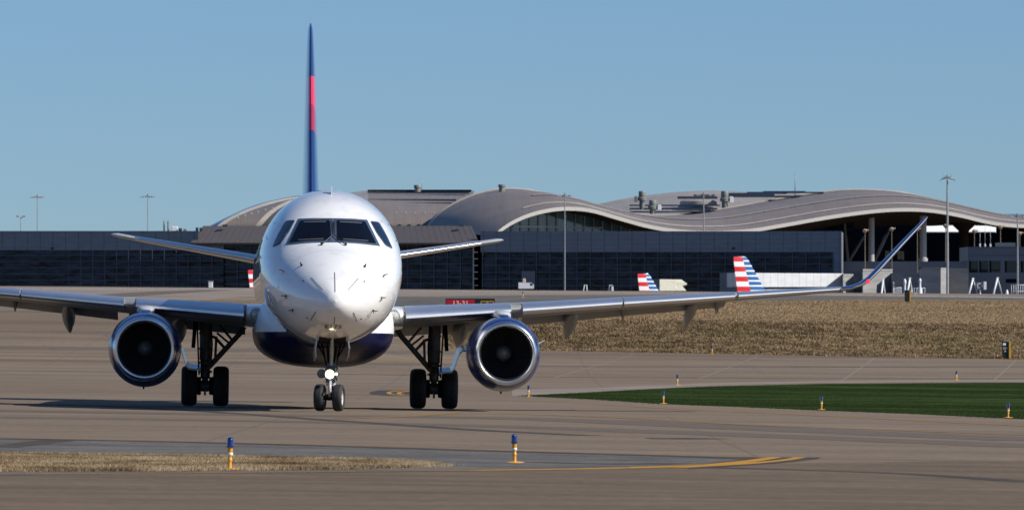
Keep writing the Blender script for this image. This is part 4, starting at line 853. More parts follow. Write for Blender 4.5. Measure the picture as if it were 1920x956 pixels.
# white roof beyond the open bay, tipped towards the sun
WR = thing('far_canopy', 'bright white canopy roof glimpsed through the open bay under the wave roof', 'canopy', P(1800, 440, 1295))
a = [P(1728, 434.5, 1290), P(1866, 434.5, 1290), P(1880, 408, 1306), P(1728, 408, 1306)]
child(MB().loft([a, [p+Vector((0,.3,-.3)) for p in a]], smooth=False).build('canopy_roof', M_ROOFW), WR)
mb = MB(); wall(mb, 1728, 1866, 435.5, 500, .5, 0, 1292); child(mb.build('canopy_wall', M_SOFF), WR)
# left vault
VA = [[(366,440),(385,428),(430,405),(480,384),(540,370),(600,363)],[(405,424),(432,407),(475,388),(530,373),(600,363.5)],[(416,424),(445,406),(490,388),(540,374.5),(600,364.2)],[(478,424),(500,400),(530,381),(560,371.5),(605,364.5)],[(489,424),(512,400),(540,382),(570,372),(610,365)],[(501,424),(525,400),(552,384),(580,374),(620,365.5)],[(690,424),(690,405),(690,385),(690,371),(690,357)],[(884,424),(882,408),(880,390),(882,374),(890,358)]]
def vault_surf(a, b, m_, name, k0, k1):
    A, Bq = smooth_pts(a, 30), smooth_pts(b, 30); rows = []
    for u in np.linspace(0, 1, 8):
        r_ = []
        for i in range(30):
            q = A[i]*(1-u)+Bq[i]*u; t = i/29; r_.append(P(q[0], q[1], 1142+60*t*t-k0-(k1-k0)*u))
        rows.append(r_)
    return child(MB().loft(rows, closed=False).build(name, m_, auto=0), HALL)
for i, (m_, nm) in enumerate(((M_SKYL,'vault_end'),(M_CREAM,'vault_rib'),(M_ROOF,'vault_roof'),(M_CREAM,'vault_rib'),(M_ROOFD,'vault_gutter'),(M_ROOFL,'vault_roof'),(M_ROOF,'vault_roof'))): vault_surf(VA[i], VA[i+1], m_, nm, i*.3, i*.3+.3)
mb = MB()
for q in [(446,408),(459,404),(471,400.5),(483,397),(497,393.5),(511,391)]+[(742+k*18, 399.5) for k in range(5)]+[(842,394),(856,397.5),(871,402.5),(884,406.5)]: p = P(q[0], q[1], 1139); child(MB().box(p, (.35, .5, .45), bev=.05).build('roof_vent_cap', M_MULLW), HALL)
mb = MB()
for (x0, x1, y0, y1, d, m_) in ((690,884,356,359.5,1197,M_HALLD),(690,880,360,365,1191,M_SKYL),(690,872,365.5,368,1186,M_HALLD),(690,856,373.5,379.5,1170,M_SKYL),(690,848,380,383.5,1164,M_HALLD)):
    a, b = P(x0, y0, d), P(x1, y1, d); child(MB().box((a+b)/2, (b.x-a.x, 3, a.z-b.z), bev=.1).build('roof_step', m_), HALL)
for (x0, x1, y0, y1, d) in ((1180,1350,384,386.5,1190),(1180,1345,390,393,1187),(1180,1335,396,398.5,1184),(1270,1345,368.5,373,1205),(1300,1340,365,368,1208),(1352,1452,362,370,1200),(1400,1475,360,364,1204),(1430,1510,358.5,361.5,1208),(1470,1545,360,362.5,1203),(1452,1500,367,370.5,1198)):
    a, b = P(x0, y0, d), P(x1, y1, d); child(MB().box((a+b)/2, (b.x-a.x, 3, a.z-b.z), bev=.1).build('roof_step', M_SKYL), HALL)
mb = MB(); mb.lathe([(4.1, -.55), (4.1, .1), (3.3, .5), (.01, .6)], P(1311, 379, 1204), 'z', 28); child(mb.build('round_rooflight', M_ROOFL), HALL)
SK = [(1085,392),(1140,378.5),(1190,369.5),(1250,362),(1310,358),(1360,358),(1420,361),(1480,362.5),(1540,365)]
a = [P(q[0], q[1], 1236) for q in smooth_pts(SK, 40)]; b = [Vector((p.x, 1190, P(960, 406, 1190).z)) for p in a]
child(MB().loft([a, b], closed=False).build('rear_roof', M_ROOFL, auto=0), HALL)
a = [P(q, y_, 1260) for q, y_ in ((1830,408),(1880,401),(1930,402),(2010,404))]; child(MB().loft([a, [p+Vector((0,-30,-2.2)) for p in a]], closed=False).build('rear_roof', M_SKYL, auto=0), HALL)
# ventilators on the roof
VLAB = {783:'squat grey roof ventilator with an aerial, left of the fin-like hump', 941:'squat grey roof ventilator on the crest of the first wave', 1204:'tall green-grey roof ventilator, taller of the pair above the wave valley', 1224:'short green-grey roof ventilator with a white box, lower of the pair above the wave valley', 1359:'stout green-grey roof ventilator with a white box left of the dark roof steps'}
VLAB[783] = 'squat grey roof ventilator with a thin aerial above the dark roof bands'
for q, t, bt_, wd_, d in ((783,347,359,14,1195),(941,346,356,14,1140),(1204,358.5,384,13,1186),(1224,375.5,399,14,1180),(1359,358.5,386,14,1194)):
    r_ = wd_*d/F/2; c = P(q, bt_, d); h = (bt_-t)*d/F; V_ = thing('roof_ventilator', VLAB[q], 'ventilator', c, 'ventilators on the terminal roof')
    mb = MB().lathe([(r_*.8, -1.0), (r_*.8, h*.45), (r_, h*.55), (r_, h*.93), (r_*.9, h)], (0,0,0), 'z', 20); mb.build('stack', M_VENT, V_)
    if q > 1000:
        mb = MB().lathe([(r_*1.25, h*.3), (r_*1.3, h*.5), (r_*.8, h*.62)], (0,0,0), 'z', 14); mb.build('collar', M_VENT, V_)
        sg = -1 if q == 1204 else 1; mb = MB().box((sg*r_*1.75, -.3, h*.42), (r_*.95, 1.0, h*.42), bev=.06); mb.build('motor_box', M_WBOX if q != 1204 else M_VENT, V_)
    if q == 783: MB().tube([(r_*1.1, 0, 0), (r_*1.1, 0, h*2.0)], .05, 5).build('aerial', M_POLE, V_)
AE = thing('roof_aerial', 'thin lattice aerial standing on the roof right of the dark steps', 'aerial', P(1491, 362, 1205)); MB().tube([(0,0,-1),(0,0,4.9)], [.14,.05], 6).build('mast', M_POLE, AE)

# concrete service walls at the right
def block(name, label, px0, px1, pt, d0, d1, m_, depth=6, pb=GZ):
    a = [P(px0, pt, d0), P(px1, pt, d1), P(px1, pb, d1), P(px0, pb, d0)]; o = thing(name, label, 'wall', (a[2]+a[3])/2)
    child(MB().loft([a, [p+Vector((0, depth, 0)) for p in a]], smooth=False).build('wall_slab', m_), o)
    child(MB().loft([[p+Vector((0, -.12, .05)) for p in (a[0], a[1])]+[p+Vector((0, -.12, -.25)) for p in (a[1], a[0])], [p+Vector((0, depth, .05)) for p in (a[0], a[1])]+[p+Vector((0, depth, -.25)) for p in (a[1], a[0])]], smooth=False).build('wall_coping', m_), o)
    return o
block('concrete_wall', 'pale sunlit concrete wall with a slanting shadow on its right side', 1618, 1673.5, 505, 1040, 1046, M_CONC, 4)
block('concrete_wall', 'long low shaded concrete wall between the sunlit wall and the dark block', 1673.5, 1727, 512.5, 1042, 1040, M_CONC, 4)
o = thing('concrete_fin', 'narrow concrete fin wall throwing the slanting shadow on the pale wall', 'wall', P(1674, 548, 1036)); a = [P(1674, 527, 1045), P(1674.6, 531, 1034), P(1674.6, GZ, 1034), P(1674, GZ, 1045)]; child(MB().loft([a, [p+Vector((.25,0,0)) for p in a]], smooth=False).build('wall_slab', M_CONC), o)
block('service_block', 'tall dark concrete service block beside the big light mast', 1727, 1764, 501.5, 1035, 1033.4, M_CONC, 6)
block('concrete_wall', 'narrow sunlit concrete wall just behind the big light mast', 1764, 1776, 502.5, 1034, 1038, M_CONC, 5)
block('concrete_wall', 'dark concrete wall between the big light mast and the annexe', 1776, 1816, 503.5, 1044, 1042, M_CONC, 5)
block('concrete_wall', 'small concrete wall half hidden behind the raised wingtip', 1581, 1600, 514, 1040, 1044, M_CONC, 4)
block('concrete_wall', 'low dark wall behind the raised wingtip', 1598, 1620, 509, 1048, 1047, M_CONCB, 3)
# annexe
AN = thing('annexe_building', 'two storey grey annexe with wide dark windows at the right edge', 'building', P(1880, 548, 1055))
mb = MB(); wall(mb, 1815, 2020, 463, 489, 20, 0, 1055); wall(mb, 1815, 2020, 511, GZ, 20, 0, 1055.0); child(mb.build('wall', M_CONCB), AN)
mb = MB()
for a, b in ((1815,1817),(1834,1836),(1853,1855),(1876,1884),(1909,1914),(1934,1940),(1962,1966),(1990,2020)): wall(mb, a, b, 489, 511, 1.0, 0, 1055)
child(mb.build('pier', M_CONCB), AN)
for a, b in ((1817,1834),(1836,1853),(1855,1876),(1884,1909),(1914,1934),(1940,1962),(1966,1990)):
    mb = MB(); wall(mb, a, b, 488.5, 511.5, .2, 0, 1055.7); W_ = child(mb.build('window', mat('dark_green_glass', (.008,.018,.018), .08)), AN)
mb = MB(); wall(mb, 1815, 2020, 478.5, 479.2, .1, 0, 1054.88); wall(mb, 1815, 2020, 462.4, 463.6, 20.2, 0, 1054.8); child(mb.build('string_course', M_MULL), AN)
mb = MB(); wall(mb, 1869, 1904, 455, 463, 3, 0, 1060); child(mb.build('roof_box', M_CREAM), AN)
mb = MB(); wall(mb, 1886, 1907, 523, 530, .12, 0, 1054.8); child(mb.build('wall_rack', M_HALLD), AN)
# ------------------------------------------------------------------ masts and lamps
def mast(name, label, px, pt, d, kind, r0=.16, pb=None, grp='light masts around the terminal'):
    gz = float(TZ((px-960)*d/F, d)) if pb is None else P(px, pb, d).z
    b = Vector(((px-960)*d/F, d, gz)); h = P(px, pt, d).z-gz; o = thing(name, label, 'lamp', b, grp)
    MB().tube([(0,0,-.3), (0,0,h*.5), (0,0,h)], [r0, r0*.8, r0*.55], 10).build('pole', M_POLEB if kind == 'tan' else M_POLE, o)
    mb = MB()
    if kind == 'spread':
        mb.tube([(-1.25,0,h-.25), (1.25,0,h-.25)], .06, 6); mb.tube([(0,-1.1,h-.2), (0,1.1,h-.2)], .06, 6)
        for a in range(6): q = a*math.pi/3+.3; mb.box((1.15*math.cos(q)*1.1, 1.0*math.sin(q), h-.38), (.55, .35, .12), q)
        mb.box((0,0,h-.05), (.35,.35,.5), bev=.05)
    elif kind == 'twin':
        for q in (-1, 1): mb.tube([(0,0,h-.5), (q*.55,0,h-.1)], .06, 6); mb.box((q*.62,0,h-.05), (.6,.4,.28), bev=.06)
    elif kind == 'big':
        mb.tube([(0,0,h-.05),(-1.0,0,h-.15)], .07, 6); mb.tube([(0,0,h-.05),(1.0,0,h-.15)], .07, 6)
        for q in (-1, 1):
            mb.box((q*1.05,-.2,h-.35), (.75,.5,.14), m=Matrix.Rotation(q*.5, 4, 'Y')); mb.box((q*.55,.5,h-.2), (.6,.4,.14), m=Matrix.Rotation(q*.35, 4, 'Y'))
        for q, hh in ((-.6,.95),(-.25,.5),(.1,.55),(.65,1.0)): mb.tube([(q,0,h-.1),(q,0,h+hh)], .035, 5)
        mb.box((0,0,h+.1), (1.3,.4,.12)); mb.box((0,0,h+.3), (.2,.2,.4))
    elif kind == 'tan':
        mb.lathe([(.12,-.1),(.42,.25),(.46,.42),(.30,.62),(.05,.7)], (0,0,h-.5), 'z', 10); mb.box((.35,0,h-.05), (.7,.4,.3), bev=.08)
    mb.build('lamp_head', M_TANL if kind == 'tan' else M_POLE, o); return o
for px, pt, d, k, r_, l in ((70,367,1120,'spread',.13,'tall thin light mast behind the concourse, second from the left edge'),(277,366,1120,'spread',.13,'tall thin light mast behind the concourse left of the vault'),(39,405,1120,'twin',.12,'short twin-headed lamp above the concourse roof at the far left'),(1059,364,1070,'spread',.15,'pale light mast in front of the first wave of glass'),(1319.5,362,1070,'spread',.17,'light mast in front of the valley of the wave roof'),(1908,402,1045,'spread',.2,'light mast in front of the annexe at the right edge')):
    mast('light_mast', l, px, pt, d, k, r_)
mast('light_mast', 'tallest apron mast with two drooping floodlights and aerials, right of the wingtip', 1776.5, 333, 1020, 'big', .27)
for px, pt, l in ((1622,431,'first tan-headed street lamp right of the concourse end'),(1672,428,'tan-headed street lamp behind the raised wing, left of the winglet'),(1720,428,'tan-headed street lamp between the winglet and the big mast'),(1773,422,'tan-headed street lamp directly behind the big mast'),(1827,432,'tan-headed street lamp left of the annexe roof'),(1876,424,'upper tan-headed street lamp behind the annexe roof'),(1912,436,'tan-headed street lamp at the right edge behind the annexe')):
    mast('street_lamp', l, px, pt, 1060, 'tan', .11, 520, 'tan-headed street lamps')
for px, pt, l in ((1837.5,432,'left of three thin white aerials on the annexe roof'),(1847,424,'middle and tallest of three thin aerials on the annexe roof'),(1857,430,'right of three thin white aerials on the annexe roof')):
    o = thing('whip_aerial', l, 'aerial', P(px, 463, 1062), 'aerials on the annexe roof'); MB().tube([(0,0,-.3),(0,0,(463-pt)*1062/F)], [.07,.03], 6).build('rod', M_POLE, o); MB().box((0,0,.3), (.3,.3,.6), bev=.05).build('rod_base', M_WBOX, o)

# ------------------------------------------------------------------ parked airliners: striped tails above the crest
def liner(px_tip, py_tip, d, k, rz, label):
    """k scales the whole aeroplane; the fin's rear top corner is set at the surveyed point"""
    o = thing('parked_airliner', label, 'airplane', (0,0,0), 'parked airliners with striped tails')
    n = NT('striped_tail_paint', rough=.3, Coat_Weight=1.0)
    x, y, z = n.xyz()
    f = n.math('SUBTRACT', 11.78, z); st = n.math('MODULO', f, 1.75); sb = n.math('MODULO', n.math('ADD', f, .0), .875)
    red = n.math('LESS_THAN', n.math('MODULO', n.math('ADD', f, 0.0), 1.75), .875); blu = n.math('LESS_THAN', sb, .62)
    # leading part blue, trailing part red
    split = n.math('LESS_THAN', y, n.math('ADD', 31.75, n.math('MULTIPLY', f, -.28)))
    cr = n.mix(red, (.78, .78, .79), (.62, .012, .016)); cb = n.mix(blu, (.82, .82, .82), (.01, .10, .30))
    edge = n.math('LESS_THAN', y, n.math('ADD', 31.0-.22, n.math('MULTIPLY', f, -.66)))
    n.base(n.mix(edge, n.mix(split, cr, cb), (.82, .82, .82)))
    L = [fin_sec(z_, le, c, th) for z_, le, c, th in ((4.3,25.9,6.7,.5),(5.6,26.7,6.0,.5),(7.5,27.95,5.05,.42),(9.5,29.28,4.0,.34),(11.2,30.4,2.75+.35,.26),(11.65,30.75,2.75,.2),(11.78,31.0,2.4,.1))]
    MB().loft(L).build('tail_fin', n.m, o, auto=50)
    MB().loft([[(w_*math.cos(a), y, zc+w_*1.03*math.sin(a)) for a in np.linspace(0, 2*math.pi, 28, endpoint=False)] for y, w_, zc in ((-3.5,.05,2.9),(-3.2,.7,2.9),(-2,1.35,2.95),(0,1.75,3.0),(2,1.85,3.1),(22,1.85,3.1),(27,1.5,3.5),(31,.9,4.2),(34,.3,4.6))]).build('fuselage', M_WHITE, o, auto=60)
    for s in (1, -1):
        MB().loft([section(x, y, z, c, .12, .08, .02, s) for x, y, z, c in ((1.2,11,2.8,6.5),(6,13.6,3.2,4.0),(16.5,19.4,4.1,1.5))]).build('wing', M_WGREY, o)
        MB().loft([section(x, y, z, c, .1, .1, 0, s) for x, y, z, c in ((.4,28.5,4.0,3.6),(6.1,32.4,4.6,1.4))]).build('tailplane', M_WGREY, o)
        MB().lathe([(.8,10),(1.05,10.4),(1.1,11.5),(.9,13.5),(.6,14.4)], (s*5.75,0,1.75), 'y', 20).build('engine', M_WGREY, o)
        mb = MB(); mb.tube([(s*3.8,17,.5),(s*3.6,16.8,2.9)], .16, 8)
        for q in (-.4,.4): tyre(mb, (s*3.8+q,17,.58), .58, .4)
        mb.build('main_gear', M_TYRE, o)
    mb = MB(); mb.tube([(0,1.7,.4),(0,1.8,2.3)], .12, 8); tyre(mb, (-.25,1.7,.38), .38, .22); tyre(mb, (.25,1.7,.38), .38, .22); mb.build('nose_gear', M_TYRE, o)
    o.scale = (k, k, k); o.rotation_euler = (0, 0, rz)
    c, s_ = math.cos(rz), math.sin(rz); tip = Vector((c*0-s_*33.4*k, s_*0+c*33.4*k, 11.78*k)); tgt = P(px_tip, py_tip, d); o.location = tgt-tip; return o
liner(1376.5, 481, 1000, 1.0, R(121), 'larger parked airliner with red, white and blue striped tail left of the white jet bridge')
liner(1196.5, 513, 1000, .84, R(118), 'smaller parked airliner with red, white and blue striped tail left of the beige jet bridge')
liner(466, 506, 1000, .86, R(120), 'parked airliner with striped tail mostly hidden behind the left flank of the jet')

# ------------------------------------------------------------------ jet bridges
JB = thing('jet_bridge', 'long white jet bridge with a dark end beside the larger striped tail', 'jet bridge', P(1480, 548, 1010))
def slabpoly(pts, back, m_, name, par):
    a = [P(*p) for p in pts]; return child(MB().loft([a, [p+back for p in a]], smooth=False).build(name, m_), par)
n = NT('white_corrugated_panel', rough=.5); x, y, z = n.xyz()
n.base(n.mix(n.math('MULTIPLY', n.line(y, 1.1, .06, 1000.0), .5), n.mix(1.0, (.60, .61, .62), n.ramp(n.noise((.4,.4,1.5), 4), [(.3,.88),(.7,1.06)]), 'MULTIPLY'), (.2,.2,.2))); M_JBW = n.m
slabpoly([(1385,511.5,1028.0),(1581,512.5,1044.0),(1581,537.5,1044.0),(1385,538,1028.0)], Vector((-2,3,0)), M_JBW, 'tunnel', JB)
slabpoly([(1349.5,511.5,1036.0),(1385,511,1028.0),(1385,GZ,1028.0),(1349.5,GZ,1036.0)], Vector((1,4,0)), M_CONCB, 'rotunda', JB)
slabpoly([(1387,541.5,1029.0),(1581,541,1044.4),(1581,543.5,1044.4),(1387,544,1029.0)], Vector((0,2,0)), M_JBW, 'lower_rail', JB)
mb = MB()
for q in (1434, 1500, 1555): p = P(q, 536, 1032.0+ (q-1385)*.08); mb.tube([p+Vector((0,1,.2)), p+Vector((0,1,-3))], .16, 8)
child(mb.build('support_leg', M_POLE), JB)
JB2 = thing('jet_bridge', 'short beige jet bridge with a notched cab beside the smaller striped tail', 'jet bridge', P(1260, 548, 1010))
M_BEI = mat('beige_panel', (.46, .45, .37), .6, var=((.5,.5,.5), .9, 1.06))
slabpoly([(1237,523.5,1002),(1278,524,1009),(1288,531.5,1010.5),(1288,533.5,1010.5),(1279.5,536,1009.2),(1287,545,1010.4),(1237,545,1002)], Vector((-1,4,0)), M_BEI, 'cab', JB2)
slabpoly([(1224,523.5,1006),(1237,523.5,1002),(1237,546,1002),(1224,546,1006)], Vector((1,3,0)), M_CONCB, 'bellows', JB2)
for i, (q, t) in enumerate(((1265,529),(1260,533),(1266,538))): slabpoly([(q,t,1006.7),(q+3,t,1007.2),(q+3,t+2.4,1007.2),(q,t+2.4,1006.7)], Vector((0,.05,0)), M_WBOX, 'notice', JB2)
M_JB3 = None
# ------------------------------------------------------------------ ground equipment near the crest
def gpt(px, d): return Vector(((px-960)*d/F, d, float(TZ((px-960)*d/F, d))))
d = 960; b = gpt(986, d); sc_ = d/F; TR = thing('service_truck', 'white service truck with a raised tan tank below the T2 board', 'truck', b)
zt = lambda py: P(0, py, d).z-b.z
mb = MB(); mb.loft([[(-1.25,-1,zt(529.5)),(1.05,-1,zt(530)),(1.35,-1,zt(534)),(1.35,-1,zt(541)),(-1.25,-1,zt(541))],[(-1.25,1.1,zt(529.5)),(1.05,1.1,zt(530)),(1.35,1.1,zt(534)),(1.35,1.1,zt(541)),(-1.25,1.1,zt(541))]], smooth=False); mb.build('body', M_WBOX, TR)
MB().box((-.3,0,(zt(522)+zt(529.5))/2), (.55,.6,zt(522)-zt(529.5)), bev=.1).build('tank', M_CREAM, TR)
MB().box((.95,-1.0,zt(533)), (.4,.06,.4)).build('cab_window', M_GLASS2, TR)
for x_ in (-.8, .9):
    for y_ in (-.9, .9): mb = MB(); tyre(mb, (0,0,0), .42, .28); mb.transform(Matrix.Translation((x_, y_, .42)) @ Matrix.Rotation(R(90),4,'Z')); mb.build('wheel', M_TYRE, TR)
d = 940; b = gpt(441, d); CAR = thing('parked_car', 'low white car roof showing above the crest beside the jet', 'car', b)
mb = MB(); pr = [(-2.1,.45),(-2.05,.85),(-1.2,1.0),(-.75,1.45),(.75,1.48),(1.4,1.05),(2.1,.95),(2.15,.45)]
mb.loft([[(x_, y_, z_) for x_, z_ in pr] for y_ in (-.8, .8)], smooth=False); mb.build('body', M_WBOX, CAR)
MB().loft([[(x_, y_, z_) for x_, z_ in ((-1.0,1.05),(-.7,1.38),(.7,1.40),(1.15,1.07))] for y_ in (-.82,.82)], smooth=False).build('side_glass', M_GLASS2, CAR)
for x_ in (-1.3, 1.35):
    for y_ in (-.75, .75): mb = MB(); tyre(mb, (0,0,0), .32, .2); mb.transform(Matrix.Translation((x_, y_, .32)) @ Matrix.Rotation(R(90),4,'Z')); mb.build('wheel', M_TYRE, CAR)
for px, w_, t, l in ((395,1.0,527,'small white cabinet standing before the dark glass at left'),(1148,.5,535.5,'small white post before the dark glass right of the truck')):
    d = 930; b = gpt(px, d); o = thing('white_cabinet', l, 'cabinet', b); h = P(0,t,d).z-b.z; MB().box((0,0,h/2), (w_*.7,.5,h), bev=.06).build('cabinet_body', M_WBOX, o); MB().box((0,0,h), (w_*.85,.6,.1)).build('cabinet_lid', M_POLE, o)
for px, l in ((1098,'curved white pipe vent, left of two before the dark glass'),(1145.5,'curved white pipe vent, right of two before the dark glass')):
    d = 930; b = gpt(px, d); o = thing('pipe_vent', l, 'pipe', b, 'curved white pipe vents'); h = P(0,534,d).z-b.z
    MB().tube([(.28,0,-.2),(.28,0,h*.75),(.15,0,h),(-.2,0,h),(-.38,0,h*.8),(-.38,0,h*.62)], .09, 8).build('bent_pipe', M_WBOX, o); MB().lathe([(.15,0),(.15,.1)], (-.38,0,h*.58), 'z', 10).build('pipe_mouth', M_WBOX, o)
for px, t, l in ((1656,523.5,'leftmost white A-frame stand, in front of the sunlit wall'),(1706,521.5,'white A-frame stand between two white tanks'),(1824.5,522,'white A-frame stand beside the C4 board'),(1870.5,521,'white A-frame stand right of the C4 board')):
    d = 900; b = gpt(px, d); o = thing('frame_stand', l, 'stand', b, 'white A-frame stands'); h = P(0,t,d).z-b.z
    MB().tube([(-1.0,-.3,-.1),(0,0,h)], .15, 8).build('leg', M_WBOX, o); MB().tube([(1.0,.3,-.1),(0,0,h)], .10, 8).build('leg', M_POLE, o); MB().box((0,0,h), (.4,.3,.2), bev=.05).build('head_plate', M_WBOX, o)
for px, t, l in ((1696.5,522,'slim white tank with a knob top left of the black roadside marker'),(1725,521.5,'slim white tank with a knob top right of the black roadside marker')):
    d = 890; b = gpt(px, d); o = thing('upright_tank', l, 'tank', b, 'slim white tanks'); h = P(0,t,d).z-b.z
    MB().lathe([(.32,-.1),(.32,h*.6),(.16,h*.72),(.16,h*.85)], (0,0,0), 'z', 14).build('tank_body', M_WBOX, o); MB().lathe([(.02,h*.82),(.22,h*.88),(.22,h*.95),(.03,h)], (0,0,0), 'z', 12).build('tank_knob', M_WBOX, o)
d = 900; b = gpt(1838, d); o = thing('gate_board', 'grey framed board reading C4 with a white box at its side', 'sign', b); zt = lambda py: P(0,py,d).z-b.z
MB().box((0,0,(zt(529)+zt(543))/2), (1.15,.12,zt(529)-zt(543))).build('board', M_CONCB, o)
tv, tf = text_mesh('C4', 1.15); MB().add([(v[0]*.82, -.09, (zt(529)+zt(543))/2+v[1]) for v in tv], tf).build('lettering', M_WBOX, o, auto=0)
MB().box((.72,-.1,(zt(528)+zt(543))/2), (.42,.4,zt(528)-zt(543)), bev=.04).build('side_box', M_WBOX, o); MB().tube([(0,0,-.1),(0,0,zt(543))], .1, 8).build('post', M_WBOX, o); MB().box((.2,0,.35), (1.6,1.0,.5), bev=.1).build('base_cart', M_WBOX, o)
d = 900; b = gpt(1884, d); o = thing('tow_cart', 'low white tow cart with a hump right of the second A-frame', 'cart', b)
MB().box((-.2,0,.62), (2.2,1.2,.45), bev=.15).build('deck', M_WBOX, o); MB().lathe([(.3,0),(.22,.5),(.12,.9),(.02,1.0)], (.35,0,.8), 'z', 12).build('hump', M_WBOX, o)
for x_ in (-.9,.5): mb = MB(); tyre(mb, (0,0,0), .3, .2); mb.transform(Matrix.Translation((x_,-.5,.3)) @ Matrix.Rotation(R(90),4,'Z')); mb.build('wheel', M_TYRE, o)
def cage(px0, px1, t, l, d=895):
    b = gpt((px0+px1)/2, d); o = thing('cage_trolley', l, 'trolley', b, 'wire cage trolleys'); w_ = (px1-px0)*d/F; h = P(0,t,d).z-b.z; mb = MB()
    for k in range(7): x_ = -w_/2+w_*k/6; mb.tube([(x_,0,.3),(x_,0,h)], .035, 5)
    for z_ in (.35, h*.6, h): mb.tube([(-w_/2,0,z_),(w_/2,0,z_)], .04, 5)
    mb.build('cage', M_WBOX, o); MB().box((0,.3,.3), (w_,.8,.1)).build('trolley_deck', M_POLE, o); return o
cage(1896.5, 1922, 534, 'white wire cage trolley at the right edge'); cage(1675, 1690, 539, 'low wire cage trolley left of the white tanks'); cage(1704, 1734, 540, 'long wire cage trolley behind the black roadside marker')
for px, l in ((1631,'left of two small grey bins before the sunlit wall'),(1636.5,'right of two small grey bins before the sunlit wall')):
    b = gpt(px, 900); o = thing('grey_bin', l, 'bin', b, 'small grey bins'); MB().lathe([(.2,0),(.24,1.2)], (0,0,.15), 'z', 12).build('bin_body', M_DOORW, o); MB().lathe([(.26,0),(.2,.12)], (0,0,1.35), 'z', 12).build('bin_lid', M_POLE, o)

# ------------------------------------------------------------------ taxiway edge lights
M_YPOST = mat('yellow_post_paint', (.72, .34, .015), .4, var=(14.0, .8, 1.08), Coat_Weight=.3); M_BLENS = mat('blue_lens', (.006, .018, .13), .12, Coat_Weight=1.0); M_BANDW = mat('white_band', (.75, .75, .72), .5)
def edge_light(parts=True):
    o = empty('edge_light', (0,0,0))
    mb = MB().lathe([(.012,0),(.105,0),(.10,.006),(.06,.012),(.022,.018),(.018,.03),(.019,.085),(.024,.09),(.024,.11),(.02,.115),(.02,.15),(.024,.16),(.027,.225),(.027,.235)], (0,0,0), 'z', 20); mb.build('post', M_YPOST, o)
    MB().lathe([(.0275,.150),(.0285,.152),(.0285,.178),(.0275,.18)], (0,0,0), 'z', 16, cap0=False, cap1=False).build('reflective_band', M_BANDW, o) if parts else None
    MB().lathe([(.026,.235),(.04,.236),(.04,.246),(.036,.25),(.036,.26),(.034,.27),(.034,.315),(.028,.335),(.014,.345),(.001,.346)], (0,0,0), 'z', 20).build('lens', M_BLENS, o)
    return o
EL0 = edge_light(); first = True
for px, py, hp, l in ((431,881,60,'nearest yellow edge light with a blue lens, standing by the dry grass tongue'),(965,868.5,53.5,'yellow edge light with a blue lens standing alone on the grey asphalt wedge'),
  (991,744.5,21.5,'yellow edge light at the pointed tip of the lawn just right of the engine'),(1244,757,23.5,'yellow edge light on the near lawn edge, below the flap fairings'),(1540,768.5,25.5,'yellow edge light in the middle of the near lawn edge'),(1890,783.5,28,'yellow edge light on the near lawn edge at the right of the picture'),
  (1270,722.5,20,'yellow edge light on the pavement behind the left part of the lawn'),(1793.5,713,17.5,'yellow edge light on the pavement behind the right part of the lawn'),(1335,663,15,'yellow edge light at the foot of the dry embankment'),(1870,671.5,11.5,'small edge light at the foot of the embankment left of the 374 marker'),
  (1716,555.5,11,'tiny edge light on the upper road beside the black marker'),(980.5,558,11,'tiny edge light on the far pavement above the jet wing')):
    X_, Y_ = G(px, py); o = EL0 if first else copy_tree(EL0); first = False
    k = hp*Y_/F/.346; o.location = (X_, Y_, float(TZ(X_, Y_))+.012); o.scale = (k*1.08, k*1.08, k); tag(o, l, 'edge light', 'taxiway edge lights'); o.rotation_euler = (R(random.uniform(-1.5,1.5)), R(random.uniform(-1.5,1.5)), random.uniform(0,6))
# ------------------------------------------------------------------ signs
M_SRED = mat('sign_red', (.42, .008, .02), .4, var=(3.0,.9,1.06)); M_SBLK = mat('sign_black', (.008,.008,.009), .5); M_SYEL = mat('sign_yellow', (.62,.36,.02), .5)
Y_ = 306.0; X0, X1 = (835.5-960)*Y_/F, (928-960)*Y_/F; zg = float(TZ((X0+X1)/2, Y_)); zt_ = P(0,559.5,Y_).z; SG = thing('runway_sign', 'red 13-31 runway sign with a black and yellow panel behind the right wing', 'sign', ((X0+X1)/2, Y_, zg)); W_ = X1-X0; h = zt_-zg
MB().box((0,0,h/2+.09), (W_,.22,h-.18), bev=.015).build('housing', M_SBLK, SG)
MB().box((-W_*.5+.03+W_*.29,-.112,h/2+.07), (W_*.575,.012,h-.26)).build('red_face', M_SRED, SG)
tv, tf = text_mesh('13-31', h*.62); MB().add([(-W_*.5+.03+W_*.29+v[0]*1.12, -.122, h/2+.03+v[1]*.9) for v in tv], tf).build('lettering', M_BANDW, SG, auto=0)
mb = MB(); cx = W_*.345; cw = W_*.27; ch = h-.30
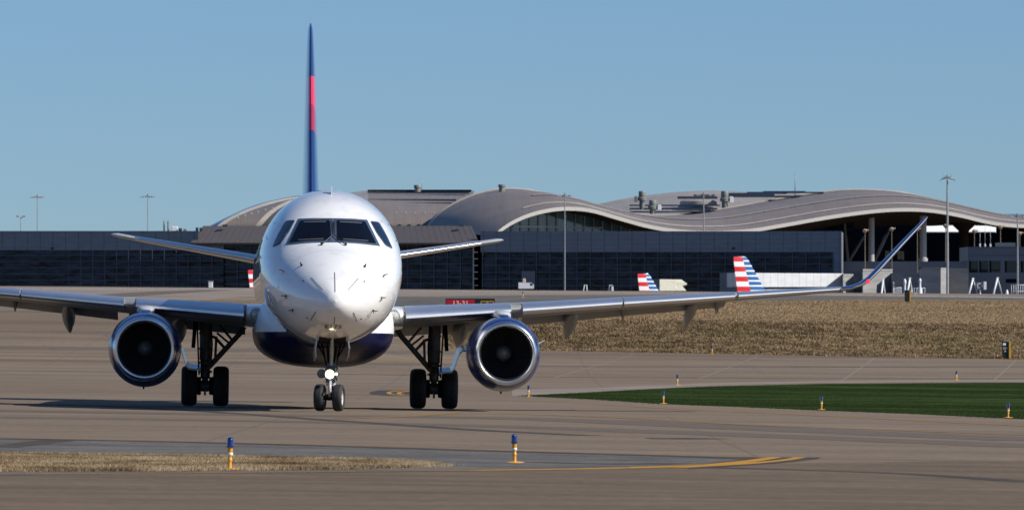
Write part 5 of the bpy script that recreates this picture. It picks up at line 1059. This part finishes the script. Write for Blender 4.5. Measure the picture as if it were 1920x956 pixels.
mb.box((cx,-.112,h-.155), (cw,.012,.04)); mb.box((cx,-.112,.19), (cw,.012,.04)); mb.box((cx-cw/2+.02,-.112,h/2+.02), (.04,.012,ch-.05)); mb.box((cx+cw/2-.02,-.112,h/2+.02), (.04,.012,ch-.05)); mb.build('yellow_border', M_SYEL, SG)
tv, tf = text_mesh('A', h*.5); MB().add([(cx+v[0], -.122, h/2+.02+v[1]) for v in tv], tf).build('lettering', M_SYEL, SG, auto=0)
for q in (-.4,-.13,.13,.4): MB().tube([(W_*q,0,-.1),(W_*q,0,.12)], .03, 8).build('leg', M_SYEL, SG)
X_, Y_ = G(1701.5, 568); k = Y_/F; o = thing('marker_sign', 'plain black roadside marker with a yellow side on the upper grass', 'sign', (X_, Y_, float(TZ(X_, Y_)))); 
MB().box((-.02,0,13.5*k), (.28,.16,21.5*k), bev=.01).build('black_face', M_SBLK, o); MB().box((.155,.03,13.5*k), (.06,.2,21*k)).build('yellow_side', M_SYEL, o)
MB().tube([(0,0,-.05),(0,0,3*k)], .03, 8).build('leg', M_POLE, o)
X_, Y_ = G(1887, 672.5); k = Y_/F; o = thing('marker_sign', 'black 374 A taxiway marker with a yellow side at the embankment foot', 'sign', (X_, Y_, float(TZ(X_, Y_))))
MB().box((-.06,0,16.5*k), (.28,.2,32*k), bev=.01).build('black_face', M_SBLK, o); MB().box((.15,.06,16*k), (.10,.3,31*k)).build('yellow_side', M_SYEL, o); MB().box((.10,-.05,16*k), (.03,.2,31*k)).build('dark_trim', M_SBLK, o)
MB().box((-.105,-.105,27.5*k), (.14,.012,4.4*k)).build('white_plate', M_BANDW, o)
tv, tf = text_mesh('374', .17); MB().add([(-.07+v[0]*.85, -.112, 19.5*k+v[1]) for v in tv], tf).build('lettering', M_BANDW, o, auto=0)
tv, tf = text_mesh('A', .15); MB().add([(-.07+v[0], -.112, 14.5*k+v[1]) for v in tv], tf).build('lettering', M_BANDW, o, auto=0)
mb = MB()
for q in (-.12, .02, .12): mb.box((q,0,33.8*k), (.06,.1,3*k), bev=.01)
mb.build('top_clamp', M_POLE, o)
